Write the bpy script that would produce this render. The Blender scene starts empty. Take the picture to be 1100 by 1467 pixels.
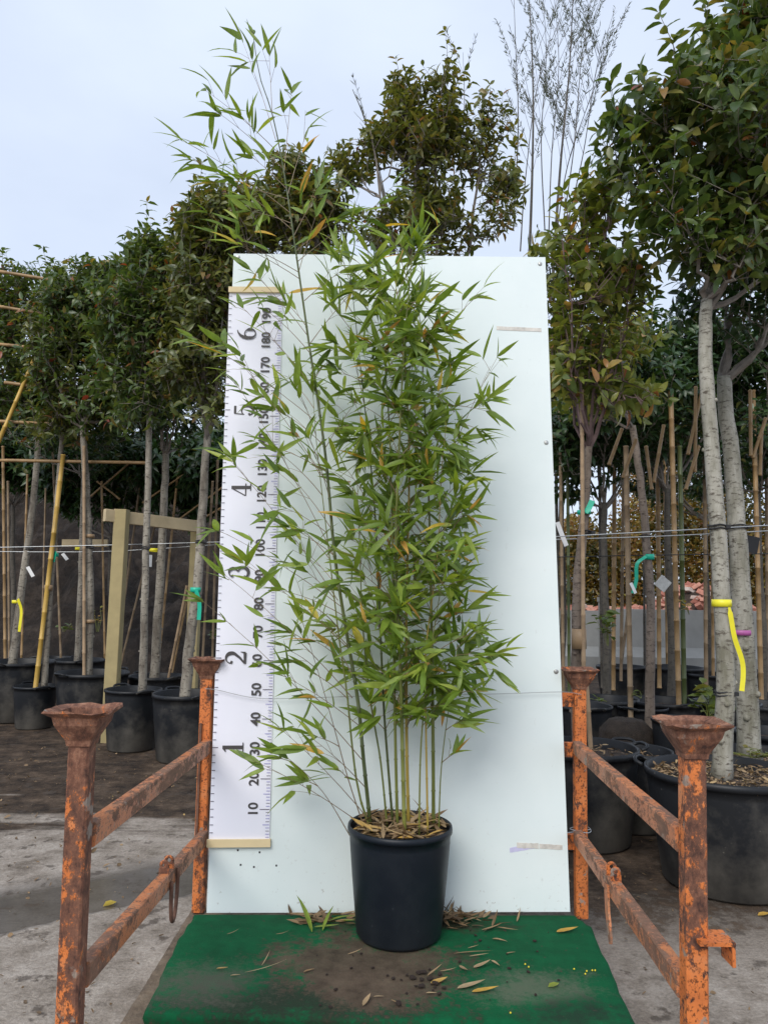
import bpy, math, random
import numpy as np
from mathutils import Vector, Matrix

SC = bpy.context.scene
COL = SC.collection
R = math.radians
rnd = random.Random(7)
rng = np.random.default_rng(11)

# ------------------------------------------------------------------ camera
FPX, CX, CY = 1100.0, 550.0, 733.5          # focal length and centre in photo pixels
PITCH, ROLL, CAMH = R(6.1), 0.016, 1.2
_F = np.array([0, math.cos(PITCH), math.sin(PITCH)])
_U = np.array([0, -math.sin(PITCH), math.cos(PITCH)])
_X = np.array([1.0, 0, 0])
CR = _X*math.cos(ROLL) + _U*math.sin(ROLL)
CU = _U*math.cos(ROLL) - _X*math.sin(ROLL)
CF = _F
CAM = np.array([0, 0, CAMH])
cd = bpy.data.cameras.new('camera')
cd.sensor_fit = 'VERTICAL'; cd.sensor_height = 24.0; cd.lens = 24.0*FPX/1467.0
cd.clip_start = 0.05; cd.clip_end = 2000
cam = bpy.data.objects.new('camera', cd); COL.objects.link(cam)
cam.matrix_world = Matrix(((CR[0], CU[0], -CF[0], 0), (CR[1], CU[1], -CF[1], 0), (CR[2], CU[2], -CF[2], CAMH), (0, 0, 0, 1)))
SC.camera = cam

# ------------------------------------------------------------------ world, sun, exposure
SUN_EL, SUN_AZ = R(42), R(202)              # azimuth the light comes from, clockwise from +Y
w = bpy.data.worlds.new('World'); SC.world = w; w.use_nodes = True
nt = w.node_tree; nt.nodes.clear()
out = nt.nodes.new('ShaderNodeOutputWorld'); bg = nt.nodes.new('ShaderNodeBackground')
sky = nt.nodes.new('ShaderNodeTexSky'); sky.sky_type = 'NISHITA'; sky.sun_disc = False
sky.sun_elevation = SUN_EL; sky.sun_rotation = SUN_AZ; sky.air_density = 1.0; sky.dust_density = 2.0
tc = nt.nodes.new('ShaderNodeTexCoord'); mp = nt.nodes.new('ShaderNodeMapping')
mp.inputs['Scale'].default_value = (1.2, 1.2, 2.6)
nz = nt.nodes.new('ShaderNodeTexNoise'); nz.inputs['Scale'].default_value = 1.7; nz.inputs['Detail'].default_value = 5; nz.inputs['Roughness'].default_value = .5
rp = nt.nodes.new('ShaderNodeValToRGB'); rp.color_ramp.elements[0].position = .35; rp.color_ramp.elements[1].position = .68
rp.color_ramp.elements[0].color = (.76, .76, .76, 1); rp.color_ramp.elements[1].color = (.97, .97, .97, 1)
mx = nt.nodes.new('ShaderNodeMixRGB'); mx.inputs['Color2'].default_value = (5.75, 6.45, 7.75, 1)
nt.links.new(tc.outputs['Generated'], mp.inputs['Vector']); nt.links.new(mp.outputs['Vector'], nz.inputs['Vector'])
nt.links.new(nz.outputs['Fac'], rp.inputs['Fac']); nt.links.new(rp.outputs['Color'], mx.inputs['Fac'])
nt.links.new(sky.outputs['Color'], mx.inputs['Color1']); nt.links.new(mx.outputs['Color'], bg.inputs['Color'])
bg.inputs['Strength'].default_value = 0.1
nt.links.new(bg.outputs['Background'], out.inputs['Surface'])
sd = bpy.data.lights.new('sun', 'SUN'); sd.energy = 1.5; sd.angle = R(32); sd.color = (1, .955, .89)
sun = bpy.data.objects.new('sun', sd); COL.objects.link(sun)
_sd = Vector((math.sin(SUN_AZ)*math.cos(SUN_EL), math.cos(SUN_AZ)*math.cos(SUN_EL), math.sin(SUN_EL)))
sun.rotation_euler = _sd.to_track_quat('Z', 'Y').to_euler(); sun.location = _sd*30
SC.view_settings.view_transform = 'Standard'; SC.view_settings.look = 'None'
SC.view_settings.exposure = 0.55; SC.view_settings.gamma = 1

# ------------------------------------------------------------------ survey helpers: photo pixel -> place
def ray(px, py): return CF + CR*(px-CX)/FPX - CU*(py-CY)/FPX
def P(px, py, Y):
    r = ray(px, py); return CAM + r*Y/r[1]
def G(px, py, Z=0.0):
    r = ray(px, py); return CAM + r*(Z-CAMH)/r[2]
def mpp(Y): return Y/FPX                    # metres per pixel at depth Y

# ------------------------------------------------------------------ object helpers
def tag(o, label=None, cat=None, group=None, kind=None):
    if label: o['label'] = label
    if cat: o['category'] = cat
    if group: o['group'] = group
    if kind: o['kind'] = kind
    return o
def empty(name, loc, label=None, cat=None, group=None):
    o = bpy.data.objects.new(name, None); COL.objects.link(o); o.location = loc; o.empty_display_size = .1
    return tag(o, label, cat, group)
class MB:
    def __init__(s): s.v = []; s.f = []
    def add(s, vs, fs):
        n = len(s.v); s.v += [tuple(map(float, p)) for p in vs]; s.f += [tuple(i+n for i in q) for q in fs]; return s
    def hexa(s, lo, hi):                    # lo/hi: 4 points each, counter-clockwise from above
        return s.add(list(lo)+list(hi), [(3,2,1,0),(4,5,6,7),(0,1,5,4),(1,2,6,5),(2,3,7,6),(3,0,4,7)])
    def box(s, c, sz, M=None):
        x, y, z = [q/2 for q in sz]
        pts = [(-x,-y,-z),(x,-y,-z),(x,y,-z),(-x,y,-z),(-x,-y,z),(x,-y,z),(x,y,z),(-x,y,z)]
        pts = [(M @ Vector(p) if M is not None else Vector(p)) + Vector(c) for p in pts]
        return s.hexa(pts[:4], pts[4:])
    def bar(s, a, b, wd, ht, up=(0,0,1), bev=0.0):
        a, b = Vector(a), Vector(b); d = (b-a).normalized(); x = d.cross(Vector(up)).normalized(); u = x.cross(d)
        prof = [(-wd/2,-ht/2),(wd/2,-ht/2),(wd/2,ht/2),(-wd/2,ht/2)]
        if bev:
            h, k = wd/2, ht/2
            prof = [(-h+bev,-k),(h-bev,-k),(h,-k+bev),(h,k-bev),(h-bev,k),(-h+bev,k),(-h,k-bev),(-h,-k+bev)]
        n = len(prof)
        vs = [a+x*p+u*q for p, q in prof] + [b+x*p+u*q for p, q in prof]
        fs = [(i,(i+1) % n,(i+1) % n+n,i+n) for i in range(n)] + [tuple(range(n))[::-1], tuple(range(n, 2*n))]
        return s.add(vs, fs)
    def tube(s, pts, rad, n=7, cap=True):
        pts = [Vector(p) for p in pts]; m = len(pts)
        if not hasattr(rad, '__len__'): rad = [rad]*m
        ref = None; vs = []
        for i, p in enumerate(pts):
            d = (pts[min(i+1, m-1)]-pts[max(i-1, 0)])
            if d.length < 1e-9: d = Vector((0, 0, 1))
            d.normalize()
            if ref is None: ref = d.orthogonal().normalized()
            ref = (ref - d*ref.dot(d))
            ref = ref.normalized() if ref.length > 1e-6 else d.orthogonal().normalized()
            b = d.cross(ref)
            for k in range(n):
                a = 2*math.pi*k/n; vs.append(p + (ref*math.cos(a)+b*math.sin(a))*rad[i])
        fs = [(i*n+k, i*n+(k+1) % n, (i+1)*n+(k+1) % n, (i+1)*n+k) for i in range(m-1) for k in range(n)]
        if cap: fs += [tuple(range(n))[::-1], tuple(range((m-1)*n, m*n))]
        return s.add(vs, fs)
    def lathe(s, prof, n=32, c=(0,0,0), wob=None):
        vs = []
        for (r, z) in prof:
            for k in range(n):
                a = 2*math.pi*k/n; rr = r*(1+(wob(a, z) if wob else 0)); vs.append((c[0]+rr*math.cos(a), c[1]+rr*math.sin(a), c[2]+z))
        m = len(prof)
        fs = [(i*n+k, i*n+(k+1) % n, (i+1)*n+(k+1) % n, (i+1)*n+k) for i in range(m-1) for k in range(n)]
        return s.add(vs, fs)
    def ribbon(s, pts, wds, side, th=.0006):   # strip with real thickness
        pts = [Vector(p) for p in pts]; side = Vector(side).normalized(); m = len(pts)
        if not hasattr(wds, '__len__'): wds = [wds]*m
        vs = []
        for i, p in enumerate(pts):
            d = (pts[min(i+1, m-1)]-pts[max(i-1, 0)]).normalized(); sd_ = (side-d*side.dot(d)).normalized(); nn = d.cross(sd_)*th
            for q in (sd_*wds[i]/2+nn, -sd_*wds[i]/2+nn, -sd_*wds[i]/2-nn, sd_*wds[i]/2-nn): vs.append(p+q)
        fs = [(i*4+k, i*4+(k+1) % 4, (i+1)*4+(k+1) % 4, (i+1)*4+k) for i in range(m-1) for k in range(4)]
        fs += [(3,2,1,0), ((m-1)*4, (m-1)*4+1, (m-1)*4+2, (m-1)*4+3)]
        return s.add(vs, fs)
    def build(s, name, mat, parent=None, smooth=False, loc=None):
        me = bpy.data.meshes.new(name); off = Vector(loc) if loc is not None else Vector((0,0,0))
        if parent is not None and loc is None: off = wloc(parent)
        me.from_pydata([tuple(Vector(p)-off) for p in s.v], [], s.f)
        me.materials.append(mat)
        if smooth:
            me.polygons.foreach_set('use_smooth', [True]*len(me.polygons))
        me.update()
        o = bpy.data.objects.new(name, me); COL.objects.link(o)
        if parent is not None: o.parent = parent; o.location = off - wloc(parent)
        else: o.location = off
        return o
def wloc(o):
    p = Vector(o.location)
    while o.parent: o = o.parent; p += Vector(o.location)
    return p
def smooth_path(pts, n=6):
    """Catmull-Rom through pts"""
    pts = [Vector(p) for p in pts]; q = [pts[0]*2-pts[1]] + pts + [pts[-1]*2-pts[-2]]; r = []
    for i in range(1, len(q)-2):
        for k in range(n):
            t = k/n
            r.append(.5*((2*q[i])+(q[i+1]-q[i-1])*t+(2*q[i-1]-5*q[i]+4*q[i+1]-q[i+2])*t*t+(3*q[i]-q[i-1]-3*q[i+1]+q[i+2])*t**3))
    r.append(pts[-1]); return r

# ------------------------------------------------------------------ leaf meshes (numpy)
BAMBOO_T = (np.array([0, .08, .25, .5, .76, 1.0]), np.array([.12, .62, .98, .9, .52, 0.0]))
BROAD_T = (np.array([0, .28, .64, 1.0]), np.array([.08, .9, .84, 0.0]))
ROUND_T = (np.array([0, .2, .5, .8, 1.0]), np.array([.08, .74, 1.0, .66, 0.0]))
def leaf_arrays(pos, d, nrm, L, W, droop, tmpl, fold=.25):
    """returns (N,V,3) vertices and the face list of one leaf"""
    T, WW = tmpl; N = len(pos); S = len(T)
    d = d/np.linalg.norm(d, axis=1, keepdims=True)
    side = np.cross(d, nrm); side /= np.maximum(np.linalg.norm(side, axis=1, keepdims=True), 1e-6)
    nn = np.cross(side, d)
    V = []
    idx = []; faces = []
    for i in range(S):
        c = pos + d*(L*T[i])[:, None] - nn*(droop*L*T[i]**2)[:, None]
        if i == S-1: V.append(c); idx.append((len(V)-1,)*3)
        else:
            hw = (W*.5*WW[i])[:, None]
            V += [c - side*hw + nn*hw*fold, c, c + side*hw + nn*hw*fold]; idx.append((len(V)-3, len(V)-2, len(V)-1))
    for i in range(S-1):
        a, b = idx[i], idx[i+1]
        if i == S-2: faces += [(a[0], a[1], b[0]), (a[1], a[2], b[0])]
        else: faces += [(a[0], a[1], b[1], b[0]), (a[1], a[2], b[2], b[1])]
    return np.stack(V, 1), faces
def leaf_mesh(name, V, faces, tone, mat):
    N, K, _ = V.shape
    me = bpy.data.meshes.new(name); me.vertices.add(N*K)
    me.vertices.foreach_set('co', V.reshape(-1).astype(np.float32))
    sizes = np.array([len(f) for f in faces]); fl = np.concatenate([np.array(f) for f in faces])
    loops = (fl[None, :] + (np.arange(N)*K)[:, None]).reshape(-1)
    tot = np.tile(sizes, N); start = np.concatenate([[0], np.cumsum(tot)[:-1]])
    me.loops.add(len(loops)); me.loops.foreach_set('vertex_index', loops.astype(np.int32))
    me.polygons.add(len(tot)); me.polygons.foreach_set('loop_start', start.astype(np.int32))
    me.polygons.foreach_set('use_smooth', np.ones(len(tot), bool))
    a = me.attributes.new('tone', 'FLOAT', 'POINT'); a.data.foreach_set('value', np.repeat(tone, K).astype(np.float32))
    me.update(calc_edges=True); me.materials.append(mat)
    return me

# ------------------------------------------------------------------ materials
def new_mat(name):
    m = bpy.data.materials.new(name); m.use_nodes = True
    n = m.node_tree.nodes; b = n['Principled BSDF']; return m, n, m.node_tree.links, b
def ramp(n, stops, interp='LINEAR'):
    r = n.new('ShaderNodeValToRGB'); r.color_ramp.interpolation = interp
    while len(r.color_ramp.elements) < len(stops): r.color_ramp.elements.new(.5)
    for e, (p, c) in zip(r.color_ramp.elements, stops): e.position = p; e.color = (*c, 1) if len(c) == 3 else c
    return r
def noise(n, l, scale, detail=5, rough=.6, vec=None, coord='Object', stretch=None):
    t = n.new('ShaderNodeTexNoise'); t.inputs['Scale'].default_value = scale; t.inputs['Detail'].default_value = detail; t.inputs['Roughness'].default_value = rough
    if vec is None:
        c = n.new('ShaderNodeTexCoord'); vec = c.outputs[coord]
    if stretch:
        m = n.new('ShaderNodeMapping'); m.inputs['Scale'].default_value = stretch; l.new(vec, m.inputs['Vector']); vec = m.outputs['Vector']
    l.new(vec, t.inputs['Vector']); return t
def mixc(n, l, fac, a, b, mode='MIX'):
    m = n.new('ShaderNodeMixRGB'); m.blend_type = mode
    for k, v in (('Fac', fac), ('Color1', a), ('Color2', b)):
        if hasattr(v, 'is_linked') or hasattr(v, 'links'): l.new(v, m.inputs[k])
        elif isinstance(v, (int, float)): m.inputs[k].default_value = v
        else: m.inputs[k].default_value = (*v, 1)
    return m.outputs['Color']
def bump(n, l, b, h, strength=.3, dist=.01):
    bp = n.new('ShaderNodeBump'); bp.inputs['Strength'].default_value = strength; bp.inputs['Distance'].default_value = dist
    l.new(h, bp.inputs['Height']); l.new(bp.outputs['Normal'], b.inputs['Normal']); return bp
def mathn(n, l, op, a, b=None, c=None):
    m = n.new('ShaderNodeMath'); m.operation = op
    for i, v in enumerate((a, b, c)):
        if v is None: continue
        if hasattr(v, 'links'): l.new(v, m.inputs[i])
        else: m.inputs[i].default_value = v
    return m.outputs[0]
def simple(name, col, rough=.6, metal=0, var=.25, scale=8, bs=.2, bd=.003, spec=.5, coord='Object'):
    m, n, l, b = new_mat(name)
    t = noise(n, l, scale, 6, .65, coord=coord)
    r = ramp(n, [(.3, tuple(c*(1-var) for c in col)), (.7, tuple(min(1, c*(1+var)) for c in col))]); l.new(t.outputs['Fac'], r.inputs['Fac'])
    l.new(r.outputs['Color'], b.inputs['Base Color'])
    b.inputs['Roughness'].default_value = rough; b.inputs['Metallic'].default_value = metal; b.inputs['Specular IOR Level'].default_value = spec
    if bs:
        t2 = noise(n, l, scale*6, 4, .6, coord=coord); bump(n, l, b, t2.outputs['Fac'], bs, bd)
    return m
def leaf_mat(name, stops, rough=.34, trans=.28, spec=.55, back=1.25):
    m, n, l, b = new_mat(name)
    at = n.new('ShaderNodeAttribute'); at.attribute_name = 'tone'
    r = ramp(n, stops); l.new(at.outputs['Fac'], r.inputs['Fac'])
    t = noise(n, l, 30, 3, .6); v = ramp(n, [(.3, (.75,)*3), (.7, (1.2,)*3)]); l.new(t.outputs['Fac'], v.inputs['Fac'])
    col = mixc(n, l, 1.0, r.outputs['Color'], v.outputs['Color'], 'MULTIPLY')
    l.new(col, b.inputs['Base Color']); b.inputs['Roughness'].default_value = rough; b.inputs['Specular IOR Level'].default_value = spec
    tr = n.new('ShaderNodeBsdfTranslucent')
    c2 = mixc(n, l, 1.0, col, (1.7, 1.6, .7), 'MULTIPLY'); l.new(c2, tr.inputs['Color'])
    ms = n.new('ShaderNodeMixShader'); ms.inputs['Fac'].default_value = trans
    l.new(b.outputs['BSDF'], ms.inputs[1]); l.new(tr.outputs['BSDF'], ms.inputs[2])
    l.new(ms.outputs['Shader'], n['Material Output'].inputs['Surface'])
    return m

M = {}
M['leaf_green'] = leaf_mat('leaf_green', [(0, (.045,.08,.026)), (.35, (.075,.125,.036)), (.68, (.125,.165,.044)), (.86, (.185,.195,.052)), (.94, (.26,.19,.05)), (1, (.3,.05,.03))], trans=.34)
M['leaf_dark'] = leaf_mat('leaf_dark', [(0, (.022,.052,.02)), (.5, (.038,.082,.027)), (.85, (.07,.11,.032)), (1, (.15,.13,.035))], rough=.35)
M['leaf_olive'] = leaf_mat('leaf_olive', [(0, (.055,.08,.024)), (.4, (.105,.13,.034)), (.7, (.17,.175,.044)), (.9, (.21,.18,.05)), (1, (.26,.1,.06))], trans=.34)
M['leaf_autumn'] = leaf_mat('leaf_autumn', [(0, (.08,.12,.028)), (.4, (.17,.21,.045)), (.68, (.29,.3,.075)), (.86, (.4,.27,.09)), (1, (.36,.13,.07))], trans=.36)
M['leaf_hedge'] = leaf_mat('leaf_hedge', [(0, (.03,.045,.012)), (.35, (.1,.09,.02)), (.6, (.25,.16,.03)), (.8, (.22,.1,.03)), (1, (.28,.24,.05))])
M['leaf_willow'] = leaf_mat('leaf_willow', [(0, (.05,.065,.04)), (1, (.1,.11,.06))])
M['bamboo_leaf'] = leaf_mat('bamboo_leaf', [(0, (.085,.15,.022)), (.4, (.155,.24,.032)), (.75, (.24,.325,.045)), (.92, (.33,.39,.06)), (.96, (.55,.36,.05)), (1, (.5,.25,.08))], rough=.45, trans=.40)
M['dry_leaf'] = leaf_mat('dry_leaf', [(0, (.1,.065,.035)), (.5, (.25,.16,.08)), (.8, (.38,.28,.16)), (1, (.5,.3,.05))], rough=.7, trans=.1)

def culm_mat(name, a, b_):
    m, n, l, b = new_mat(name)
    t = noise(n, l, 5, 4, .6, stretch=(1, 1, .35)); r = ramp(n, [(.3, a), (.7, b_)]); l.new(t.outputs['Fac'], r.inputs['Fac'])
    l.new(r.outputs['Color'], b.inputs['Base Color']); b.inputs['Roughness'].default_value = .38; return m
M['culm_green'] = culm_mat('culm_green', (.09,.12,.025), (.2,.21,.045))
M['culm_dark'] = culm_mat('culm_dark', (.035,.055,.02), (.12,.14,.035))
M['culm_yellow'] = culm_mat('culm_yellow', (.3,.22,.04), (.4,.3,.06))
M['twig'] = culm_mat('twig', (.13,.08,.05), (.22,.16,.07))
def bark_mat(name, a, b_, dark, scale=9):
    m, n, l, b = new_mat(name)
    t = noise(n, l, scale, 8, .7, stretch=(1, 1, .3)); r = ramp(n, [(.38, a), (.62, b_)]); l.new(t.outputs['Fac'], r.inputs['Fac'])
    t2 = noise(n, l, 24, 7, .72, stretch=(1, 1, 2.6)); r2 = ramp(n, [(.53, (0,)*3), (.63, (1,)*3)]); l.new(t2.outputs['Fac'], r2.inputs['Fac'])
    c = mixc(n, l, r2.outputs['Color'], r.outputs['Color'], dark); l.new(c, b.inputs['Base Color'])
    b.inputs['Roughness'].default_value = .85; bump(n, l, b, t2.outputs['Fac'], .45, .006); return m
M['bark_grey'] = bark_mat('bark_grey', (.13,.11,.085), (.38,.345,.28), (.07,.055,.042))
M['bark_pale'] = bark_mat('bark_pale', (.17,.16,.115), (.42,.40,.34), (.085,.07,.052))
M['bark_brown'] = bark_mat('bark_brown', (.13,.1,.075), (.25,.2,.16), (.07,.05,.04))
M['bark_dark'] = bark_mat('bark_dark', (.06,.055,.045), (.12,.105,.085), (.035,.03,.025))
M['branch'] = simple('branch', (.19,.165,.14), .85, var=.4, scale=20, bs=.2)
M['branch_red'] = simple('branch_red', (.13,.085,.08), .8, var=.4, scale=20, bs=.2)
M['cane'] = simple('cane', (.31,.195,.085), .5, var=.35, scale=7, bs=.1)
M['cane_yellow'] = simple('cane_yellow', (.52,.33,.07), .42, var=.25, scale=5, bs=.1)
M['cane_dull'] = simple('cane_dull', (.24,.17,.1), .65, var=.4, scale=7, bs=.1)
M['stake'] = simple('stake', (.36,.25,.15), .75, var=.25, scale=12, bs=.3)
M['black'] = simple('black', (.015,.015,.016), .6, var=.2)
M['wire'] = simple('wire', (.4,.42,.43), .45, metal=.7, var=.15, bs=0)
M['plastic_white'] = simple('plastic_white', (.78,.78,.76), .5, var=.05, bs=0)
M['ribbon_green'] = simple('ribbon_green', (.01,.42,.27), .4, var=.1, bs=0)
M['ribbon_yellow'] = simple('ribbon_yellow', (.8,.72,.03), .4, var=.1, bs=0)
M['ribbon_purple'] = simple('ribbon_purple', (.4,.1,.3), .4, var=.1, bs=0)
M['ribbon_brown'] = simple('ribbon_brown', (.3,.2,.11), .5, var=.2, bs=0)
M['wood'] = simple('wood', (.5,.4,.24), .75, var=.2, scale=4, bs=.2)
M['wood_green'] = simple('wood_green', (.36,.29,.14), .75, var=.2, scale=4, bs=.2)
M['batten'] = simple('batten', (.72,.58,.34), .6, var=.06, scale=8, bs=.1)
M['print_black'] = simple('print_black', (.055,.05,.05), .6, var=.05, bs=0)
M['print_tick'] = simple('print_tick', (.09,.07,.11), .6, var=.05, bs=0)
M['print_blue'] = simple('print_blue', (.2,.18,.5), .6, var=.05, bs=0)
M['steel'] = simple('steel', (.42,.42,.4), .4, metal=.8, var=.2, scale=60, bs=.1)
M['rust'] = simple('rust', (.14,.07,.045), .85, var=.45, scale=30, bs=.5)
def m_brick():
    m, n, l, b = new_mat('brick'); oi = n.new('ShaderNodeObjectInfo'); r = ramp(n, [(0, (.3,.1,.07)), (.45, (.46,.2,.14)), (.8, (.52,.28,.2)), (1, (.55,.48,.42))]); l.new(oi.outputs['Random'], r.inputs['Fac'])
    t = noise(n, l, 14, 5, .7); v = ramp(n, [(.3, (.7,)*3), (.7, (1.25,)*3)]); l.new(t.outputs['Fac'], v.inputs['Fac']); l.new(mixc(n, l, 1.0, r.outputs['Color'], v.outputs['Color'], 'MULTIPLY'), b.inputs['Base Color']); b.inputs['Roughness'].default_value = .92; bump(n, l, b, t.outputs['Fac'], .5, .01); return m
M['brick'] = m_brick()
M['soil'] = simple('soil', (.05,.034,.025), .95, var=.55, scale=18, bs=.9, bd=.014)
def m_bank():
    m, n, l, b = new_mat('bank_soil'); t = noise(n, l, 2.6, 10, .78); t2 = noise(n, l, 1.1, 4, .6)
    r = ramp(n, [(.38, (.008,.0055,.004)), (.5, (.035,.024,.017)), (.6, (.085,.062,.045)), (.7, (.16,.125,.095))]); l.new(mathn(n, l, 'ADD', mathn(n, l, 'MULTIPLY', t.outputs['Fac'], .75), mathn(n, l, 'MULTIPLY', t2.outputs['Fac'], .25)), r.inputs['Fac'])
    l.new(r.outputs['Color'], b.inputs['Base Color']); b.inputs['Roughness'].default_value = .95; bump(n, l, b, t.outputs['Fac'], 1, .25); return m
M['bank'] = m_bank()
M['clod'] = simple('clod', (.035,.022,.016), .95, var=.5, scale=60, bs=.8, bd=.004)
M['rootball'] = simple('rootball', (.035,.025,.018), .95, var=.5, scale=22, bs=1, bd=.02)
M['pebble_yellow'] = simple('pebble_yellow', (.75,.6,.03), .5, var=.1, bs=0)
M['concrete_wall'] = simple('concrete_wall', (.27,.265,.245), .85, var=.18, scale=1.6, bs=.3)
M['label'] = simple('label', (.5,.5,.47), .5, var=.2, scale=40, bs=0)
M['tape'] = simple('tape', (.6,.57,.52), .55, var=.3, scale=30, bs=.2)
M['tape_lilac'] = simple('tape_lilac', (.56,.54,.75), .5, var=.1, scale=30, bs=0)

def m_plastic(name, base, dust, amt, seed):
    m, n, l, b = new_mat(name)
    t = noise(n, l, 5+seed, 8, .7); t2 = noise(n, l, 1.8, 4, .6, stretch=(1, 1, .4))
    c = n.new('ShaderNodeTexCoord'); sp = n.new('ShaderNodeSeparateXYZ'); l.new(c.outputs['Generated'], sp.inputs[0])
    low = ramp(n, [(.0, (1,)*3), (.5, (.3,)*3), (1, (.0,)*3)]); l.new(sp.outputs['Z'], low.inputs['Fac'])
    f = mathn(n, l, 'MULTIPLY', t.outputs['Fac'], t2.outputs['Fac'])
    f = mathn(n, l, 'ADD', f, mathn(n, l, 'MULTIPLY', low.outputs['Color'], .22))
    r = ramp(n, [(.3, (0,)*3), (.38, (amt*.25,)*3), (.52, (amt*.75,)*3), (.62, (amt,)*3)]); l.new(f, r.inputs['Fac'])
    v = n.new('ShaderNodeTexVoronoi'); v.inputs['Scale'].default_value = 34; l.new(c.outputs['Object'], v.inputs['Vector'])
    sp2 = ramp(n, [(.07, (.6,)*3), (.13, (0,)*3)]); l.new(v.outputs['Distance'], sp2.inputs['Fac'])
    spm = mathn(n, l, 'MULTIPLY', sp2.outputs['Color'], mathn(n, l, 'GREATER_THAN', t.outputs['Fac'], .54))
    fac = mathn(n, l, 'MAXIMUM', r.outputs['Color'], spm)
    col = mixc(n, l, fac, base, dust); l.new(col, b.inputs['Base Color'])
    ro = ramp(n, [(0, (.42,)*3), (1, (.85,)*3)]); l.new(fac, ro.inputs['Fac']); l.new(ro.outputs['Color'], b.inputs['Roughness'])
    bump(n, l, b, t.outputs['Fac'], .12, .004); b.inputs['Specular IOR Level'].default_value = .28; return m
M['pot'] = m_plastic('pot', (.013,.0145,.017), (.17,.155,.13), .75, 0)
M['pot_clean'] = m_plastic('pot_clean', (.007,.011,.017), (.06,.07,.075), .25, 2)

# orange peeling paint
def m_paint(name, rusty, seed, dusty=0, st=(1, 1, .45), st2=(1, 1, .6)):
    m, n, l, b = new_mat(name)
    c = n.new('ShaderNodeTexCoord'); mpn = n.new('ShaderNodeMapping'); mpn.inputs['Location'].default_value = (seed*3.1, seed*1.7, seed*2.3); l.new(c.outputs['Object'], mpn.inputs['Vector']); vec = mpn.outputs['Vector']
    t1 = noise(n, l, 9, 3, .5, vec, stretch=st); t2 = noise(n, l, 46, 10, .78, vec, stretch=st2); t3 = noise(n, l, 150, 4, .6, vec); t4 = noise(n, l, 13, 5, .6, vec)
    f = mathn(n, l, 'ADD', mathn(n, l, 'MULTIPLY', t1.outputs['Fac'], .62), mathn(n, l, 'MULTIPLY', t2.outputs['Fac'], .88))
    mask = ramp(n, [(rusty-.012, (0,)*3), (rusty+.012, (1,)*3)]); l.new(f, mask.inputs['Fac'])
    rust = ramp(n, [(.36, (.05,.022,.015)), (.5, (.17,.072,.042)), (.64, (.33,.17,.105))]); l.new(t2.outputs['Fac'], rust.inputs['Fac'])
    orange = ramp(n, [(.3, (.42,.115,.03)), (.55, (.66,.19,.045)), (.75, (.52,.22,.1))]); l.new(t4.outputs['Fac'], orange.inputs['Fac'])
    pit = ramp(n, [(.36, (.25,.25,.25)), (.47, (1,1,1))]); l.new(t3.outputs['Fac'], pit.inputs['Fac'])
    og = mixc(n, l, 1.0, orange.outputs['Color'], pit.outputs['Color'], 'MULTIPLY')
    col = mixc(n, l, mask.outputs['Color'], rust.outputs['Color'], og)
    gm = ramp(n, [(.63, (0,)*3), (.67, (.9,)*3)]); t5 = noise(n, l, 16, 5, .6, vec); l.new(t5.outputs['Fac'], gm.inputs['Fac'])
    col = mixc(n, l, gm.outputs['Color'], col, (.27,.23,.19))
    if dusty: col = mixc(n, l, mathn(n, l, 'MULTIPLY', t4.outputs['Fac'], dusty), col, (.36,.22,.14))
    l.new(col, b.inputs['Base Color'])
    ro = ramp(n, [(0, (.85,)*3), (1, (.5,)*3)]); l.new(mask.outputs['Color'], ro.inputs['Fac']); l.new(ro.outputs['Color'], b.inputs['Roughness'])
    h = mathn(n, l, 'ADD', mathn(n, l, 'MULTIPLY', mask.outputs['Color'], .6), mathn(n, l, 'MULTIPLY', t2.outputs['Fac'], .5))
    bump(n, l, b, h, .6, .003); return m
M['paint_a'] = m_paint('paint_a', .775, 0)      # rusty
M['paint_b'] = m_paint('paint_b', .69, 1)     # mostly orange
M['paint_c'] = m_paint('paint_c', .75, 2)
M['paint_rail'] = m_paint('paint_rail', .75, 3, .6, (1, .5, 1), (1, .6, 1))
M['cup_rust'] = m_paint('cup_rust', .88, 4)

# white laminate board
def m_board():
    m, n, l, b = new_mat('board_laminate')
    t = noise(n, l, 2.2, 6, .6); r = ramp(n, [(.3, (.70,.78,.775)), (.7, (.78,.845,.835))]); l.new(t.outputs['Fac'], r.inputs['Fac'])
    t2 = noise(n, l, 22, 8, .75, stretch=(1.6, 1, .8)); r2 = ramp(n, [(.62, (0,)*3), (.70, (.22,)*3), (.76, (.55,)*3)]); l.new(t2.outputs['Fac'], r2.inputs['Fac'])
    col = mixc(n, l, r2.outputs['Color'], r.outputs['Color'], (.42,.42,.39))
    # mud spatter near the foot
    c = n.new('ShaderNodeTexCoord'); sp = n.new('ShaderNodeSeparateXYZ'); l.new(c.outputs['Object'], sp.inputs[0])
    low = ramp(n, [(0, (1,)*3), (.12, (.25,)*3), (.45, (0,)*3)]); l.new(sp.outputs['Z'], low.inputs['Fac'])
    t3 = noise(n, l, 55, 6, .7); r3 = ramp(n, [(.62, (0,)*3), (.69, (.8,)*3)]); l.new(t3.outputs['Fac'], r3.inputs['Fac'])
    col = mixc(n, l, mathn(n, l, 'MULTIPLY', low.outputs['Color'], r3.outputs['Color']), col, (.25,.2,.15))
    l.new(col, b.inputs['Base Color']); b.inputs['Roughness'].default_value = .42; b.inputs['Specular IOR Level'].default_value = .4
    t4 = noise(n, l, 1.5, 3, .5); bump(n, l, b, t4.outputs['Fac'], .25, .03); return m
M['board'] = m_board()
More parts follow.
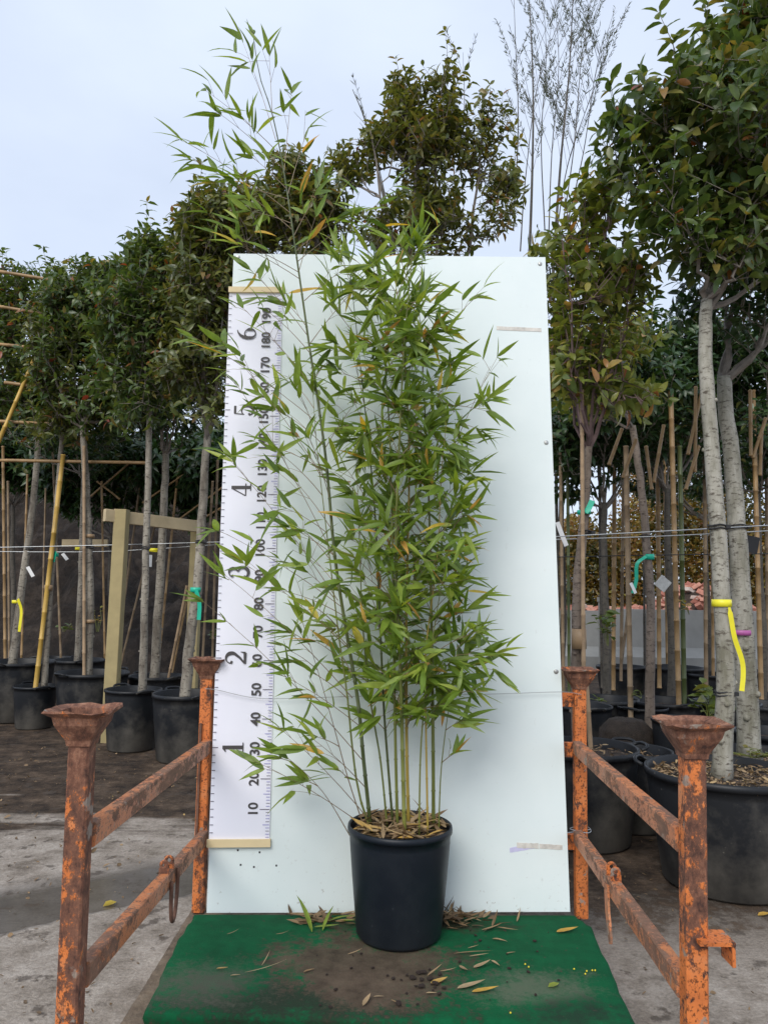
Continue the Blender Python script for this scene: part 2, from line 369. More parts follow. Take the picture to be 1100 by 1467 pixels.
def m_paper():
    m, n, l, b = new_mat('chart_paper'); t = noise(n, l, 3, 4, .5, stretch=(1, 1, .5))
    r = ramp(n, [(.3, (.76,.77,.86)), (.7, (.84,.84,.92))]); l.new(t.outputs['Fac'], r.inputs['Fac']); l.new(r.outputs['Color'], b.inputs['Base Color'])
    b.inputs['Roughness'].default_value = .45; bump(n, l, b, t.outputs['Fac'], .3, .02); return m
M['paper'] = m_paper()

# green mat with soil trodden into it (world coordinates)
def m_mat():
    m, n, l, b = new_mat('green_matting')
    g = n.new('ShaderNodeNewGeometry'); vec = g.outputs['Position']
    t1 = noise(n, l, 3.2, 5, .62, vec); t2 = noise(n, l, 14, 7, .7, vec); t3 = noise(n, l, 420, 3, .6, vec); t9 = noise(n, l, 70, 6, .75, vec)
    base = ramp(n, [(.3, (.001,.06,.021)), (.7, (.002,.105,.037))]); l.new(t2.outputs['Fac'], base.inputs['Fac'])
    def blob(cx, cy, sx, sy, edge):
        s = n.new('ShaderNodeVectorMath'); s.operation = 'SUBTRACT'; l.new(vec, s.inputs[0]); s.inputs[1].default_value = (cx, cy, .135)
        d = n.new('ShaderNodeVectorMath'); d.operation = 'DIVIDE'; l.new(s.outputs[0], d.inputs[0]); d.inputs[1].default_value = (sx, sy, 10)
        ln = n.new('ShaderNodeVectorMath'); ln.operation = 'LENGTH'; l.new(d.outputs[0], ln.inputs[0])
        v = mathn(n, l, 'ADD', ln.outputs['Value'], mathn(n, l, 'MULTIPLY', mathn(n, l, 'SUBTRACT', t1.outputs['Fac'], .5), 1.6))
        v = mathn(n, l, 'ADD', v, mathn(n, l, 'MULTIPLY', mathn(n, l, 'SUBTRACT', t2.outputs['Fac'], .5), 1.5))
        v = mathn(n, l, 'ADD', v, mathn(n, l, 'MULTIPLY', mathn(n, l, 'SUBTRACT', t9.outputs['Fac'], .5), 1.5))
        r = ramp(n, [(0, (1,)*3), (edge, (.95,)*3), (.92, (0,)*3)]); l.new(v, r.inputs['Fac']); return r.outputs['Color']
    soilc = ramp(n, [(.3, (.045,.032,.022)), (.7, (.14,.1,.07))]); l.new(t2.outputs['Fac'], soilc.inputs['Fac'])
    col = base.outputs['Color']
    col = mixc(n, l, mathn(n, l, 'MULTIPLY', blob(-.20, 2.15, .50, .18, .5), .88), col, (.022,.026,.018))
    col = mixc(n, l, mathn(n, l, 'MULTIPLY', blob(-.44, 2.22, .24, .17, .3), .6), col, (.12,.12,.09))
    col = mixc(n, l, mathn(n, l, 'MULTIPLY', blob(.40, 2.22, .24, .13, .3), .7), col, (.13,.14,.1))
    col = mixc(n, l, mathn(n, l, 'MULTIPLY', blob(.52, 2.1, .2, .1, .3), .8), col, (.016,.03,.02))
    col = mixc(n, l, mathn(n, l, 'MULTIPLY', blob(-.03, 2.31, .36, .27, .55), .97), col, soilc.outputs['Color'])
    col = mixc(n, l, mathn(n, l, 'MULTIPLY', blob(.14, 2.62, .34, .07, .4), .8), col, (.05,.036,.025))
    sp = ramp(n, [(.66, (0,)*3), (.70, (.9,)*3)]); t4 = noise(n, l, 45, 4, .6, vec); l.new(t4.outputs['Fac'], sp.inputs['Fac'])
    col = mixc(n, l, sp.outputs['Color'], col, (.06,.05,.035))
    l.new(col, b.inputs['Base Color']); b.inputs['Roughness'].default_value = .9; b.inputs['Specular IOR Level'].default_value = .2
    h = mathn(n, l, 'ADD', t3.outputs['Fac'], mathn(n, l, 'MULTIPLY', t2.outputs['Fac'], .8)); bump(n, l, b, h, .6, .004); return m
M['mat'] = m_mat()

def m_deck():
    m, n, l, b = new_mat('deck_board')
    t = noise(n, l, 14, 8, .75); r = ramp(n, [(.3, (.07,.05,.035)), (.5, (.19,.14,.095)), (.7, (.27,.21,.15))]); l.new(t.outputs['Fac'], r.inputs['Fac'])
    l.new(r.outputs['Color'], b.inputs['Base Color']); b.inputs['Roughness'].default_value = .95
    t2 = noise(n, l, 45, 8, .7); bump(n, l, b, t2.outputs['Fac'], 1, .012); return m
M['deck'] = m_deck()

# yard: worn concrete, wet silt, puddle
def m_ground():
    m, n, l, b = new_mat('yard_concrete'); b.inputs['Specular IOR Level'].default_value = .3
    g = n.new('ShaderNodeNewGeometry'); vec = g.outputs['Position']; sp = n.new('ShaderNodeSeparateXYZ'); l.new(vec, sp.inputs[0])
    X, Y = sp.outputs['X'], sp.outputs['Y']
    t1 = noise(n, l, .9, 6, .6, vec); t2 = noise(n, l, 5, 10, .8, vec); t3 = noise(n, l, 90, 5, .65, vec); ts = noise(n, l, 1.6, 6, .65, vec, stretch=(.35, 1.9, 1))
    conc = ramp(n, [(.36, (.16,.13,.1)), (.48, (.3,.255,.21)), (.62, (.44,.385,.33))]); l.new(t2.outputs['Fac'], conc.inputs['Fac'])
    grit = ramp(n, [(.3, (.72,)*3), (.7, (1.18,)*3)]); l.new(t3.outputs['Fac'], grit.inputs['Fac'])
    cc = mixc(n, l, 1.0, conc.outputs['Color'], grit.outputs['Color'], 'MULTIPLY')
    # silt further back, its front edge slanting: nearer on the right of the stillage
    yy = mathn(n, l, 'ADD', Y, mathn(n, l, 'MULTIPLY', mathn(n, l, 'SUBTRACT', ts.outputs['Fac'], .5), 3.6))
    def band(v, a, b_, c_, d_, hi=1.0):
        mr = ramp(n, [(a/12, (0,)*3), (b_/12, (hi,)*3), (c_/12, (hi,)*3), (d_/12, (0,)*3)]); l.new(mathn(n, l, 'DIVIDE', v, 12.0), mr.inputs['Fac']); return mr.outputs['Color']
    left = ramp(n, [(.48, (1,)*3), (.52, (0,)*3)]); l.new(mathn(n, l, 'ADD', mathn(n, l, 'DIVIDE', X, 10.0), .5), left.inputs['Fac'])
    siltL = ramp(n, [(3.95/12, (0,)*3), (4.35/12, (1,)*3)]); l.new(mathn(n, l, 'DIVIDE', yy, 12.0), siltL.inputs['Fac'])
    siltR = ramp(n, [(2.75/12, (0,)*3), (3.15/12, (1,)*3)]); l.new(mathn(n, l, 'DIVIDE', mathn(n, l, 'ADD', Y, mathn(n, l, 'MULTIPLY', mathn(n, l, 'SUBTRACT', t2.outputs['Fac'], .5), 2.4)), 12.0), siltR.inputs['Fac'])
    silt = mixc(n, l, left.outputs['Color'], siltR.outputs['Color'], siltL.outputs['Color'])
    siltc = ramp(n, [(.40, (.016,.010,.006)), (.52, (.062,.041,.026)), (.64, (.14,.098,.066))]); l.new(t2.outputs['Fac'], siltc.inputs['Fac'])
    col = mixc(n, l, silt, cc, siltc.outputs['Color'])
    # puddle along the drain line on the left: runs from (-1.9,2.75) to (-.5,3.55)
    ln = mathn(n, l, 'SUBTRACT', Y, mathn(n, l, 'ADD', mathn(n, l, 'MULTIPLY', X, .62), 3.78))
    ln = mathn(n, l, 'ADD', ln, mathn(n, l, 'MULTIPLY', mathn(n, l, 'SUBTRACT', t1.outputs['Fac'], .5), .5))
    pud = ramp(n, [(.0, (0,)*3), (.035, (1,)*3), (.5, (1,)*3), (.78, (0,)*3)]); l.new(mathn(n, l, 'DIVIDE', mathn(n, l, 'ADD', ln, .12), .8), pud.inputs['Fac'])
    pudl = mathn(n, l, 'MULTIPLY', pud.outputs['Color'], left.outputs['Color'])
    col = mixc(n, l, mathn(n, l, 'MULTIPLY', pudl, .8), col, (.062,.056,.05))
    # spatter
    spt = ramp(n, [(.58, (0,)*3), (.64, (.75,)*3)]); t5 = noise(n, l, 9, 5, .62, vec); l.new(t5.outputs['Fac'], spt.inputs['Fac'])
    col = mixc(n, l, spt.outputs['Color'], col, (.075,.058,.045))
    l.new(col, b.inputs['Base Color'])
    wet = mathn(n, l, 'MULTIPLY', pudl, band(t2.outputs['Fac'], -2, -1, 5.4, 6.2))
    ro = ramp(n, [(0, (.92,)*3), (1, (.12,)*3)]); l.new(wet, ro.inputs['Fac']); l.new(ro.outputs['Color'], b.inputs['Roughness'])
    h = mathn(n, l, 'ADD', mathn(n, l, 'MULTIPLY', t2.outputs['Fac'], .8), mathn(n, l, 'MULTIPLY', t3.outputs['Fac'], .5)); bp = bump(n, l, b, h, .8, .03)
    st = ramp(n, [(0, (.6,)*3), (1, (.05,)*3)]); l.new(wet, st.inputs['Fac']); l.new(st.outputs['Color'], bp.inputs['Strength']); return m
M['ground'] = m_ground()

# ------------------------------------------------------------------ setting: ground, soil bank
mb = MB(); mb.add([(-300,-100,0),(300,-100,0),(300,600,0),(-300,600,0)], [(0,1,2,3)])
tag(mb.build('ground', M['ground']), kind='structure')
def terrain(name, x0, x1, y0, y1, nx, ny, hf, mat):
    m = MB(); vs = []; fs = []
    for j in range(ny+1):
        for i in range(nx+1):
            x = x0+(x1-x0)*i/nx; y = y0+(y1-y0)*j/ny; vs.append((x, y, hf(x, y)))
    for j in range(ny):
        for i in range(nx): a = j*(nx+1)+i; fs.append((a, a+1, a+nx+2, a+nx+1))
    m.add(vs, fs); o = m.build(name, mat, smooth=True); tag(o, kind='structure'); return o
from mathutils import noise as mnoise
def fbm(x, y, s): return mnoise.fractal(Vector((x*s, y*s, 3.3)), .9, 2.1, 6)
def bank_h(x, y):
    t = max(0, min(1, (y-11.2)/3.2)); e = max(0, min(1, (-.3-x)/1.5))
    return -.03 + (3.05*t**.75*(1+.12*math.sin(x*.7)) + (.42*fbm(x, y, 1.1)+.16*fbm(x, y, 4.2))*min(1, t*4))*e
terrain('soil_bank', -14, 0, 10.9, 18, 220, 110, bank_h, M['bank'])

# ------------------------------------------------------------------ stillage (steel post pallet) and mat
MATZ = .132
still = empty('stillage', (.03, 2.15, 0), 'rusty orange steel stillage with four flared posts around the green mat', 'stillage')
dk = MB(); nx, ny = 90, 90; vs = []; fs = []
def deck_pt(u, v, z):
    xl_ = -.672+(.012)*v; xr_ = .665+.05*v; x = xl_+(xr_-xl_)*u; y = 1.48+1.34*v
    e = min(u, 1-u, v, 1-v); j_ = .016*fbm(x*4+9, y*4, 3) if e < .001 else 0
    return (x+(j_ if u < .5 else -j_)*(1 if min(u, 1-u) < .001 else 0), y+j_*(1 if min(v, 1-v) < .001 else 0), z)
for b in range(ny+1):
    for a in range(nx+1):
        x, y, z = deck_pt(a/nx, b/ny, 0); e = min(a, nx-a, b, ny-b); vs.append((x, y, (.098+.004*fbm(x*8, y*8, 4)) if e else .0))
for b in range(ny):
    for a in range(nx): q = b*(nx+1)+a; fs.append((q, q+1, q+nx+2, q+nx+1))
dk.add(vs, fs)
dko = dk.build('base_deck', M['deck'], still, smooth=True)
posts = {'FL': (P(121,1012,1.54), P(100,1467,1.54)), 'FR': (P(990,1030,1.54), P(994,1467,1.54)), 'BL': (P(299,942,2.78), P(285,1304,2.78)), 'BR': (P(829,957,2.78), P(832,1316,2.78))}
pm = {'FL': 'paint_a', 'FR': 'paint_c', 'BL': 'paint_b', 'BR': 'paint_b'}
PST = {}
for k, (t, b_) in posts.items():
    t, b_ = Vector(t), Vector(b_); d = (t-b_)/(t.z-b_.z); foot = b_ + d*(.105-b_.z); neck = b_ + d*(t.z-.066-b_.z); top = b_ + d*(t.z-b_.z)
    PST[k] = (foot, d)
    wd = .0415
    m = MB(); m.bar(foot, neck, wd, wd, up=(0, 1, 0), bev=.004); po = m.build('post', M[pm[k]], still)
    # flared cup: square funnel with a bent lip, hollow
    sc = .90 if k[0] == 'F' else .92
    rj = random.Random(ord(k[0])*7+ord(k[1]))
    def loop(h, z, jit=0, nseg=5):
        pts = []
        cr = [(-h,-h),(h,-h),(h,h),(-h,h)]
        for i in range(4):
            a, c = cr[i], cr[(i+1) % 4]
            for s in range(nseg):
                u = s/nseg; x = a[0]+(c[0]-a[0])*u; y = a[1]+(c[1]-a[1])*u
                rr = 1-.07*(1 if s == 0 else 0)
                pts.append(neck + Vector((x*rr+rj.uniform(-jit, jit), y*rr+rj.uniform(-jit, jit), z+rj.uniform(-jit, jit))))
        return pts
    loops = [loop(.027*sc, -.006), loop(.029*sc, .004), loop(.050*sc, .036, .001), loop(.054*sc, .050, .001), loop(.069*sc, .060, .0025), loop(.069*sc, .064, .0025), loop(.052*sc, .056, .001), loop(.046*sc, .034), loop(.024*sc, .012)]
    n = len(loops[0]); m = MB(); vs = [p for L in loops for p in L]
    fs = [(i*n+j, i*n+(j+1) % n, (i+1)*n+(j+1) % n, (i+1)*n+j) for i in range(len(loops)-1) for j in range(n)]
    fs += [tuple(range(n))[::-1], tuple(range((len(loops)-1)*n, len(loops)*n))]
    m.add(vs, fs); m.build('cup', M['cup_rust'], po)
def on_post(k, z): f, d = PST[k]; return f + d*(z-f.z)
def zof(px, py, Y): return P(px, py, Y)[2]
for s, F_, B_, fu, bu, fl, bl in (('L', 'FL', 'BL', (133,1200), (292,1068), (122,1403), (283,1197)), ('R', 'FR', 'BR', (972,1207), (829,1070), (974,1418), (834,1197))):
    for nm, a, c in (('upper_rail', fu, bu), ('lower_rail', fl, bl)):
        pa = on_post(F_, zof(*a, 1.54)); pc = on_post(B_, zof(*c, 2.78))
        dd = (pc-pa).normalized(); sx = .012 if s == 'L' else -.012
        m = MB(); m.bar(pa+dd*.0215+Vector((sx,0,0)), pc-dd*.0215+Vector((sx,0,0)), .030, .046, bev=.003); ro = m.build(nm, M['paint_rail'], still)
        if nm == 'lower_rail':
            t = .53 if s == 'L' else .50
            for q in (0, .055):
                c0 = pa.lerp(pc, t)+dd*q+Vector((sx,0,.023))
                m = MB(); m.box(c0+Vector((0,0,.007)), (.028,.006,.016))
                ring = [c0+Vector((math.cos(a_)*.0095, 0, .0225+math.sin(a_)*.0095)) for a_ in np.linspace(0, 2*math.pi, 15)]
                m.tube(ring, .0048, 6, cap=False); m.build('lug', M['paint_c'], ro)
            c0 = pa.lerp(pc, t)+dd*.02+Vector((sx,0,0))
            if s == 'L':
                pts = [c0+dd*.06+Vector((.021,0,.02)), c0+dd*.055+Vector((.021,0,-.05)), c0+dd*.04+Vector((.021,0,-.098)), c0+dd*.018+Vector((.021,0,-.112)), c0-dd*.004+Vector((.021,0,-.098)), c0-dd*.014+Vector((.021,0,-.05)), c0-dd*.016+Vector((.021,0,0))]
                m = MB(); m.tube(smooth_path(pts, 4), .0055, 8); m.build('hook', M['rust'], ro, smooth=True)
            else:
                m = MB(); m.ribbon([c0+Vector((-.021,0,.01)), c0-dd*.01+Vector((-.021,0,-.06)), c0-dd*.04+Vector((-.021,0,-.115)), c0-dd*.045+Vector((-.021,0,-.13))], [.03,.028,.022,.012], (0,1,0), .003); m.build('hook', M['paint_rail'], ro)
# stubs behind the board and bracket on the front post
for px, py in ((812,1002), (812,1074), (815,1206)):
    c = Vector(P(px, py, 2.79)); m = MB(); m.box(c+Vector((-.005,.004,0)), (.055,.02,.05)); m.build('stub', M['paint_b'], still)
c = on_post('FR', zof(996, 1340, 1.54)); m = MB()
m.box(c+Vector((.030,-.010,.0)), (.066,.058,.007)); m.box(c+Vector((.060,-.012,-.022)), (.006,.05,.038)); m.build('bracket', M['paint_b'], still)
m = MB(); ky = on_post('BL', .55)
m.bar(on_post('BL', .34)+Vector((-.012,-.027,0)), on_post('BL', .74)+Vector((-.012,-.027,0)), .008, .006, up=(0,1,0)); m.build('weld_strip', M['rust'], still)

# green mat
mp_ = [(208,1452), (256,1348), (280,1311), (822,1312), (845,1328), (908,1468)]
pl = [Vector(G(a, c_, MATZ)) for a, c_ in mp_]
def mat_mesh():
    m = MB(); cen = sum(pl, Vector())/6
    ring = []
    for i in range(6):
        a, c_ = pl[i], pl[(i+1) % 6]; k = 10
        for s in range(k): ring.append(a.lerp(c_, s/k))
    n = len(ring)
    wav = [.0025*math.sin(i*1.3)+.0015*math.sin(i*2.9) for i in range(n)]
    outs = [p+(p-cen).normalized()*wv for p, wv in zip(ring, wav)]
    lo = [Vector((p.x, p.y, .106)) for p in outs]; mid = [p+(p-cen).normalized()*.006+Vector((0,0,-.010)) for p in outs]; hi = [p.copy() for p in outs]
    ins = [p.lerp(cen, .02)+Vector((0,0,.003)) for p in outs]; ins2 = [p.lerp(cen, .5)+Vector((0,0,.003)) for p in outs]
    L = [lo, mid, hi, ins, ins2]; vs = [p for q in L for p in q] + [cen+Vector((0,0,.003))]
    fs = [(i*n+(j+1) % n, i*n+j, (i+1)*n+j, (i+1)*n+(j+1) % n) for i in range(4) for j in range(n)] + [(4*n+(j+1) % n, 4*n+j, 5*n) for j in range(n)]
    m.add(vs, fs); return m
mo = mat_mesh().build('floor_mat', M['mat'], smooth=True, loc=(0.03, 2.35, .106)); tag(mo, 'green matting with trodden brown soil, laid under the potted bamboo', 'mat')
MT = MATZ+.003

# ------------------------------------------------------------------ white board, height chart
BO = Vector((.0386, 2.7081, .137)); BW = Vector((.99981, .01579, .01181)).normalized(); BU = Vector((-.01295, .07423, .99716)).normalized(); BN = BW.cross(BU)  # BN points away from viewer? fixed below
if BN.y > 0: BN = -BN                        # towards the viewer
def BP(u, v, d=0): return BO + BW*u + BU*v + BN*d
def bhit(px, py):
    r = Vector(ray(px, py)); c = Vector(CAM); t = (BO-c).dot(BN)/r.dot(BN); h = c+r*t-BO; return h.dot(BW), h.dot(BU)
def bbox_(m, u0, u1, v0, v1, d0, d1): return m.hexa([BP(u0,v0,d1), BP(u1,v0,d1), BP(u1,v0,d0), BP(u0,v0,d0)], [BP(u0,v1,d1), BP(u1,v1,d1), BP(u1,v1,d0), BP(u0,v1,d0)])
bd = empty('backing_board', BO, 'tall white laminate board standing upright behind the potted bamboo', 'board')
m = MB(); bbox_(m, -.61, .61, 0, 2.39, -.012, 0); m.build('panel', M['board'], bd)
for px, py in ((341,368), (773,378), (782,634), (796,962), (569,377)):
    u, v = bhit(px, py); m = MB(); c = BP(u, v)
    vs = []; prof = [(.0085, 0), (.0082, .002), (.006, .0035), (.002, .0042)]
    for r_, h in prof:
        for k in range(12): a = k*math.pi/6; vs.append(c + BW*math.cos(a)*r_ + BU*math.sin(a)*r_ + BN*h)
    fs = [(i*12+k, i*12+(k+1) % 12, (i+1)*12+(k+1) % 12, (i+1)*12+k) for i in range(3) for k in range(12)] + [tuple(range(36, 48))]
    m.add(vs, fs); m.build('screw', M['steel'], bd)
for px, py in ((341,1218), (372,1221), (345,1239), (364,1242), (396,1240)):
    u, v = bhit(px, py); m = MB(); bbox_(m, u-.003, u+.003, v-.003, v+.003, 0, .0006); m.build('screw_hole', M['black'], bd)
def tape(x0, y0, x1, y1, hh, mat, seed, name='tape_strip', d0=.0004):
    r_ = random.Random(seed); a = bhit(x0, y0); c_ = bhit(x1, y1); m = MB(); n = 9; vs = []
    for i in range(n+1):
        t = i/n; u = a[0]+(c_[0]-a[0])*t; v = a[1]+(c_[1]-a[1])*t
        for sgn in (1, -1):
            for d in (d0, d0+.0009): vs.append(BP(u, v+sgn*hh*(1+r_.uniform(-.12, .12)), d))
    fs = []
    for i in range(n):
        o_ = i*4; fs += [(o_+1, o_+3, o_+7, o_+5), (o_, o_+1, o_+5, o_+4), (o_+3, o_+2, o_+6, o_+7)]
    fs += [(0,2,3,1), (n*4, n*4+1, n*4+3, n*4+2)]
    m.add(vs, fs); return m.build(name, mat, bd)
tape(711, 470, 775, 473, .0075, M['tape'], 1); tape(740, 1211, 771, 1212, .0085, M['tape'], 2); tape(772, 1212, 805, 1214, .0075, M['tape'], 3); tape(730, 1218, 765, 1212, .008, M['tape_lilac'], 4, d0=-.0003)

# height chart: local frame from the board; cm scale on the right edge, feet on the left
bl_, br_ = bhit(300, 1203), bhit(387, 1203); tl_, tr_ = bhit(329, 419), bhit(403, 419)
RA = Vector(bl_+(0,)); RW = (br_[0]-bl_[0]); axis = Vector((tl_[0]-bl_[0], tl_[1]-bl_[1], 0)); RL = axis.length; ax = axis/RL; px_ = Vector((ax.y, -ax.x, 0))
def RP(a, s, d=0):                            # a across from left edge, s up from zero
    q = RA + px_*a + ax*s; return BP(q.x, q.y, d)
chart = empty('height_chart', RP(RW/2, 0), 'white paper measuring chart marked in centimetres and feet, hung on the board', 'height chart')
RW = .205
m = MB(); NS = 40; vs = []
for i in range(NS+1):
    s = RL*i/NS
    for j in range(5):
        a = RW*j/4; z = .004+.0016*math.sin(s*5+j*.7)*math.sin(j*math.pi/4)+.0008*math.sin(s*13)
        vs.append(RP(a, s, z))
m.add(vs, [(i*5+j, i*5+j+1, (i+1)*5+j+1, (i+1)*5+j) for i in range(NS) for j in range(4)])
vs2 = [RP(RW*j/4, RL*i/NS, .0021) for i in range(NS+1) for j in range(5)]
m.add(vs2, [(i*5+j, (i+1)*5+j, (i+1)*5+j+1, i*5+j+1) for i in range(NS) for j in range(4)])
m.build('sheet', M['paper'], chart, smooth=True)
PD = .0068
def rb(m, a0, a1, s0, s1, d0, d1): return m.hexa([RP(a0,s0,d1), RP(a1,s0,d1), RP(a1,s0,d0), RP(a0,s0,d0)], [RP(a0,s1,d1), RP(a1,s1,d1), RP(a1,s1,d0), RP(a0,s1,d0)])
m = MB(); rb(m, -.006, RW+.004, -.022, .003, .001, .014); m.build('batten', M['batten'], chart)
m = MB(); rb(m, -.002, RW+.006, RL-.004, RL+.018, .001, .014); m.build('batten', M['batten'], chart)
S10 = bhit(375, 1159); S100 = bhit(390, 786)
def s_of(h): return (Vector(h+(0,))-RA).dot(ax)
s10, s100 = s_of(S10), s_of(S100); CM = (s100-s10)/90.0; S0 = s10-10*CM
tm, tb, tf = MB(), MB(), MB()
def flat(mm, a0, a1, s0, s1, d=PD): mm.add([RP(a0,s0,d), RP(a1,s0,d), RP(a1,s1,d), RP(a0,s1,d)], [(0,1,2,3)])
for k in range(1, int((RL-.01-S0)/CM)):
    s = S0+k*CM
    if k < 1: continue
    if k % 10 == 0: tk = MB(); flat(tk, RW-.036, RW-.002, s-.0011, s+.0011); tk.build('tick', M['print_tick'], chart)
    elif k % 5 == 0: flat(tb, RW-.025, RW-.002, s-.0009, s+.0009)
    else: flat(tb if k % 3 else tm, RW-.015, RW-.002, s-.0008, s+.0008)
k = 1
while S0+k*2.54*CM < RL-.005:
    s = S0+k*2.54*CM; L_ = .020 if k % 12 == 0 else .0125
    tk = MB(); flat(tk, 0.001, L_, s-.0011, s+.0011); tk.build('tick', M['print_tick'], chart); k += 1
tag(tm.build('fine_ticks', M['print_tick'], chart), kind='stuff'); tag(tb.build('fine_ticks', M['print_blue'], chart), kind='stuff')
def text_mesh(txt, size, bold):
    cu = bpy.data.curves.new('t', 'FONT'); cu.body = txt; cu.size = size; cu.align_x = 'CENTER'; cu.align_y = 'CENTER'; cu.offset = bold; cu.resolution_u = 4
    o = bpy.data.objects.new('t', cu); COL.objects.link(o); bpy.context.view_layer.update()
    me = bpy.data.meshes.new_from_object(o.evaluated_get(bpy.context.evaluated_depsgraph_get()))
    v = [tuple(q.co) for q in me.vertices]; f = [tuple(p.vertices) for p in me.polygons]
    bpy.data.objects.remove(o); bpy.data.curves.remove(cu); bpy.data.meshes.remove(me); return v, f
for c10 in range(10, 200, 10):
    s = S0+c10*CM
    if s > RL-.05: break
    v, f = text_mesh(str(c10), .046, .0011)
    m = MB(); m.add([RP(.148-y, s+x, PD) for x, y, _ in v], f); m.build('numeral', M['print_black'], chart)
# serif feet numerals drawn as strokes of changing width (x right, y up, unit height)
def arc(cx, cy, rx, ry, a0, a1, n=14): return [(cx+rx*math.cos(R(a0+(a1-a0)*i/n)), cy+ry*math.sin(R(a0+(a1-a0)*i/n))) for i in range(n+1)]
def wv(n, *ks): return [float(np.interp(i/(n-1), np.linspace(0, 1, len(ks)), ks)) for i in range(n)]
DIG = {}
DIG[1] = [([(.0,.0),(.0,1.0)], [.17,.17]), ([(-.22,.02),(.22,.02)], [.05,.05]), ([(-.2,.84),(-.06,.93)], [.05,.1])]
a_ = arc(-.02,.70,.25,.28,170,-35); DIG[2] = [(a_+[(.0,.3),(-.27,.06)], wv(len(a_)+2,.05,.05,.12,.19,.17,.08)), ([(-.29,.05),(.24,.05)], [.11,.15]), ([(.24,.02),(.29,.27)], [.1,.03]), ([(-.24,.66),(-.19,.76)], [.14,.14])]
a_ = arc(-.03,.76,.21,.22,160,-75); b2 = arc(-.04,.27,.26,.26,78,-165); DIG[3] = [(a_, wv(len(a_),.05,.06,.17,.15,.05)), (b2, wv(len(b2),.05,.12,.19,.14,.05)), ([(-.24,.78),(-.17,.84)], [.14,.14]), ([(-.28,.2),(-.2,.14)], [.14,.14])]
DIG[4] = [([(.1,.0),(.1,1.0)], [.17,.17]), ([(-.33,.27),(.3,.27)], [.06,.06]), ([(.06,.98),(-.33,.28)], [.05,.05]), ([(-.08,.02),(.28,.02)], [.05,.05])]
b2 = arc(-.04,.31,.27,.31,140,-160); DIG[5] = [(b2, wv(len(b2),.05,.08,.18,.2,.12,.05)), ([(-.2,.95),(.22,.95)], [.12,.12]), ([(-.2,.98),(-.24,.48)], [.05,.05]), ([(-.28,.24),(-.2,.16)], [.14,.14])]
b2 = arc(0,.3,.24,.29,0,360,26); c2 = [(.2,.98),(.05,.93),(-.1,.82),(-.2,.64),(-.245,.45),(-.24,.3)]; DIG[6] = [(b2, wv(27,.18,.06,.05,.1,.17,.1,.05,.08,.18)), (c2, wv(6,.03,.08,.13,.17,.17,.1))]
HT = .072
for k in range(1, 7):
    s = S0+k*30.48*CM
    if s > RL-.04: break
    m = MB(); dlt = 0
    for path, wd in DIG[k]:
        n = len(path); vs = []
        for i, (x, y) in enumerate(path):
            x0, y0 = path[max(i-1, 0)]; x1, y1 = path[min(i+1, n-1)]; L_ = math.hypot(x1-x0, y1-y0) or 1; nx, ny = -(y1-y0)/L_, (x1-x0)/L_
            for sg in (.5, -.5): vs.append(RP(.107-(y+ny*sg*wd[i])*HT, s+(x+nx*sg*wd[i])*HT, PD+dlt))
        m.add(vs, [(2*i, 2*i+1, 2*i+3, 2*i+2) for i in range(n-1)]); dlt += .0002
    m.build('numeral', M['print_black'], chart)

# wire stretched across the board between the back posts
wp = [on_post('BL', .86)+Vector((.0,-.035,0))] + [BP(u, v_, .016) for u, v_ in ((-.6,.728), (-.45,.70), (-.2,.705), (.1,.714), (.35,.716), (.6,.724))] + [on_post('BR', .86)+Vector((0,-.03,0))]
m = MB(); m.tube(smooth_path(wp, 5), .0011, 6); tag(m.build('wire', M['wire'], loc=wp[0]), 'thin grey wire stretched across the white board between back posts', 'wire')
c = on_post('BR', zof(833, 1188, 2.78)); ringp = [c+Vector((math.cos(a)*.036, math.sin(a)*.036, .003*math.sin(a*2))) for a in np.linspace(0, 2*math.pi, 20)]
m = MB(); m.tube(ringp+[c+Vector((-.06,-.03,-.005))], .0015, 6); tag(m.build('wire_tie', M['wire'], loc=c), 'wire loop twisted round the orange post beside the board', 'wire')

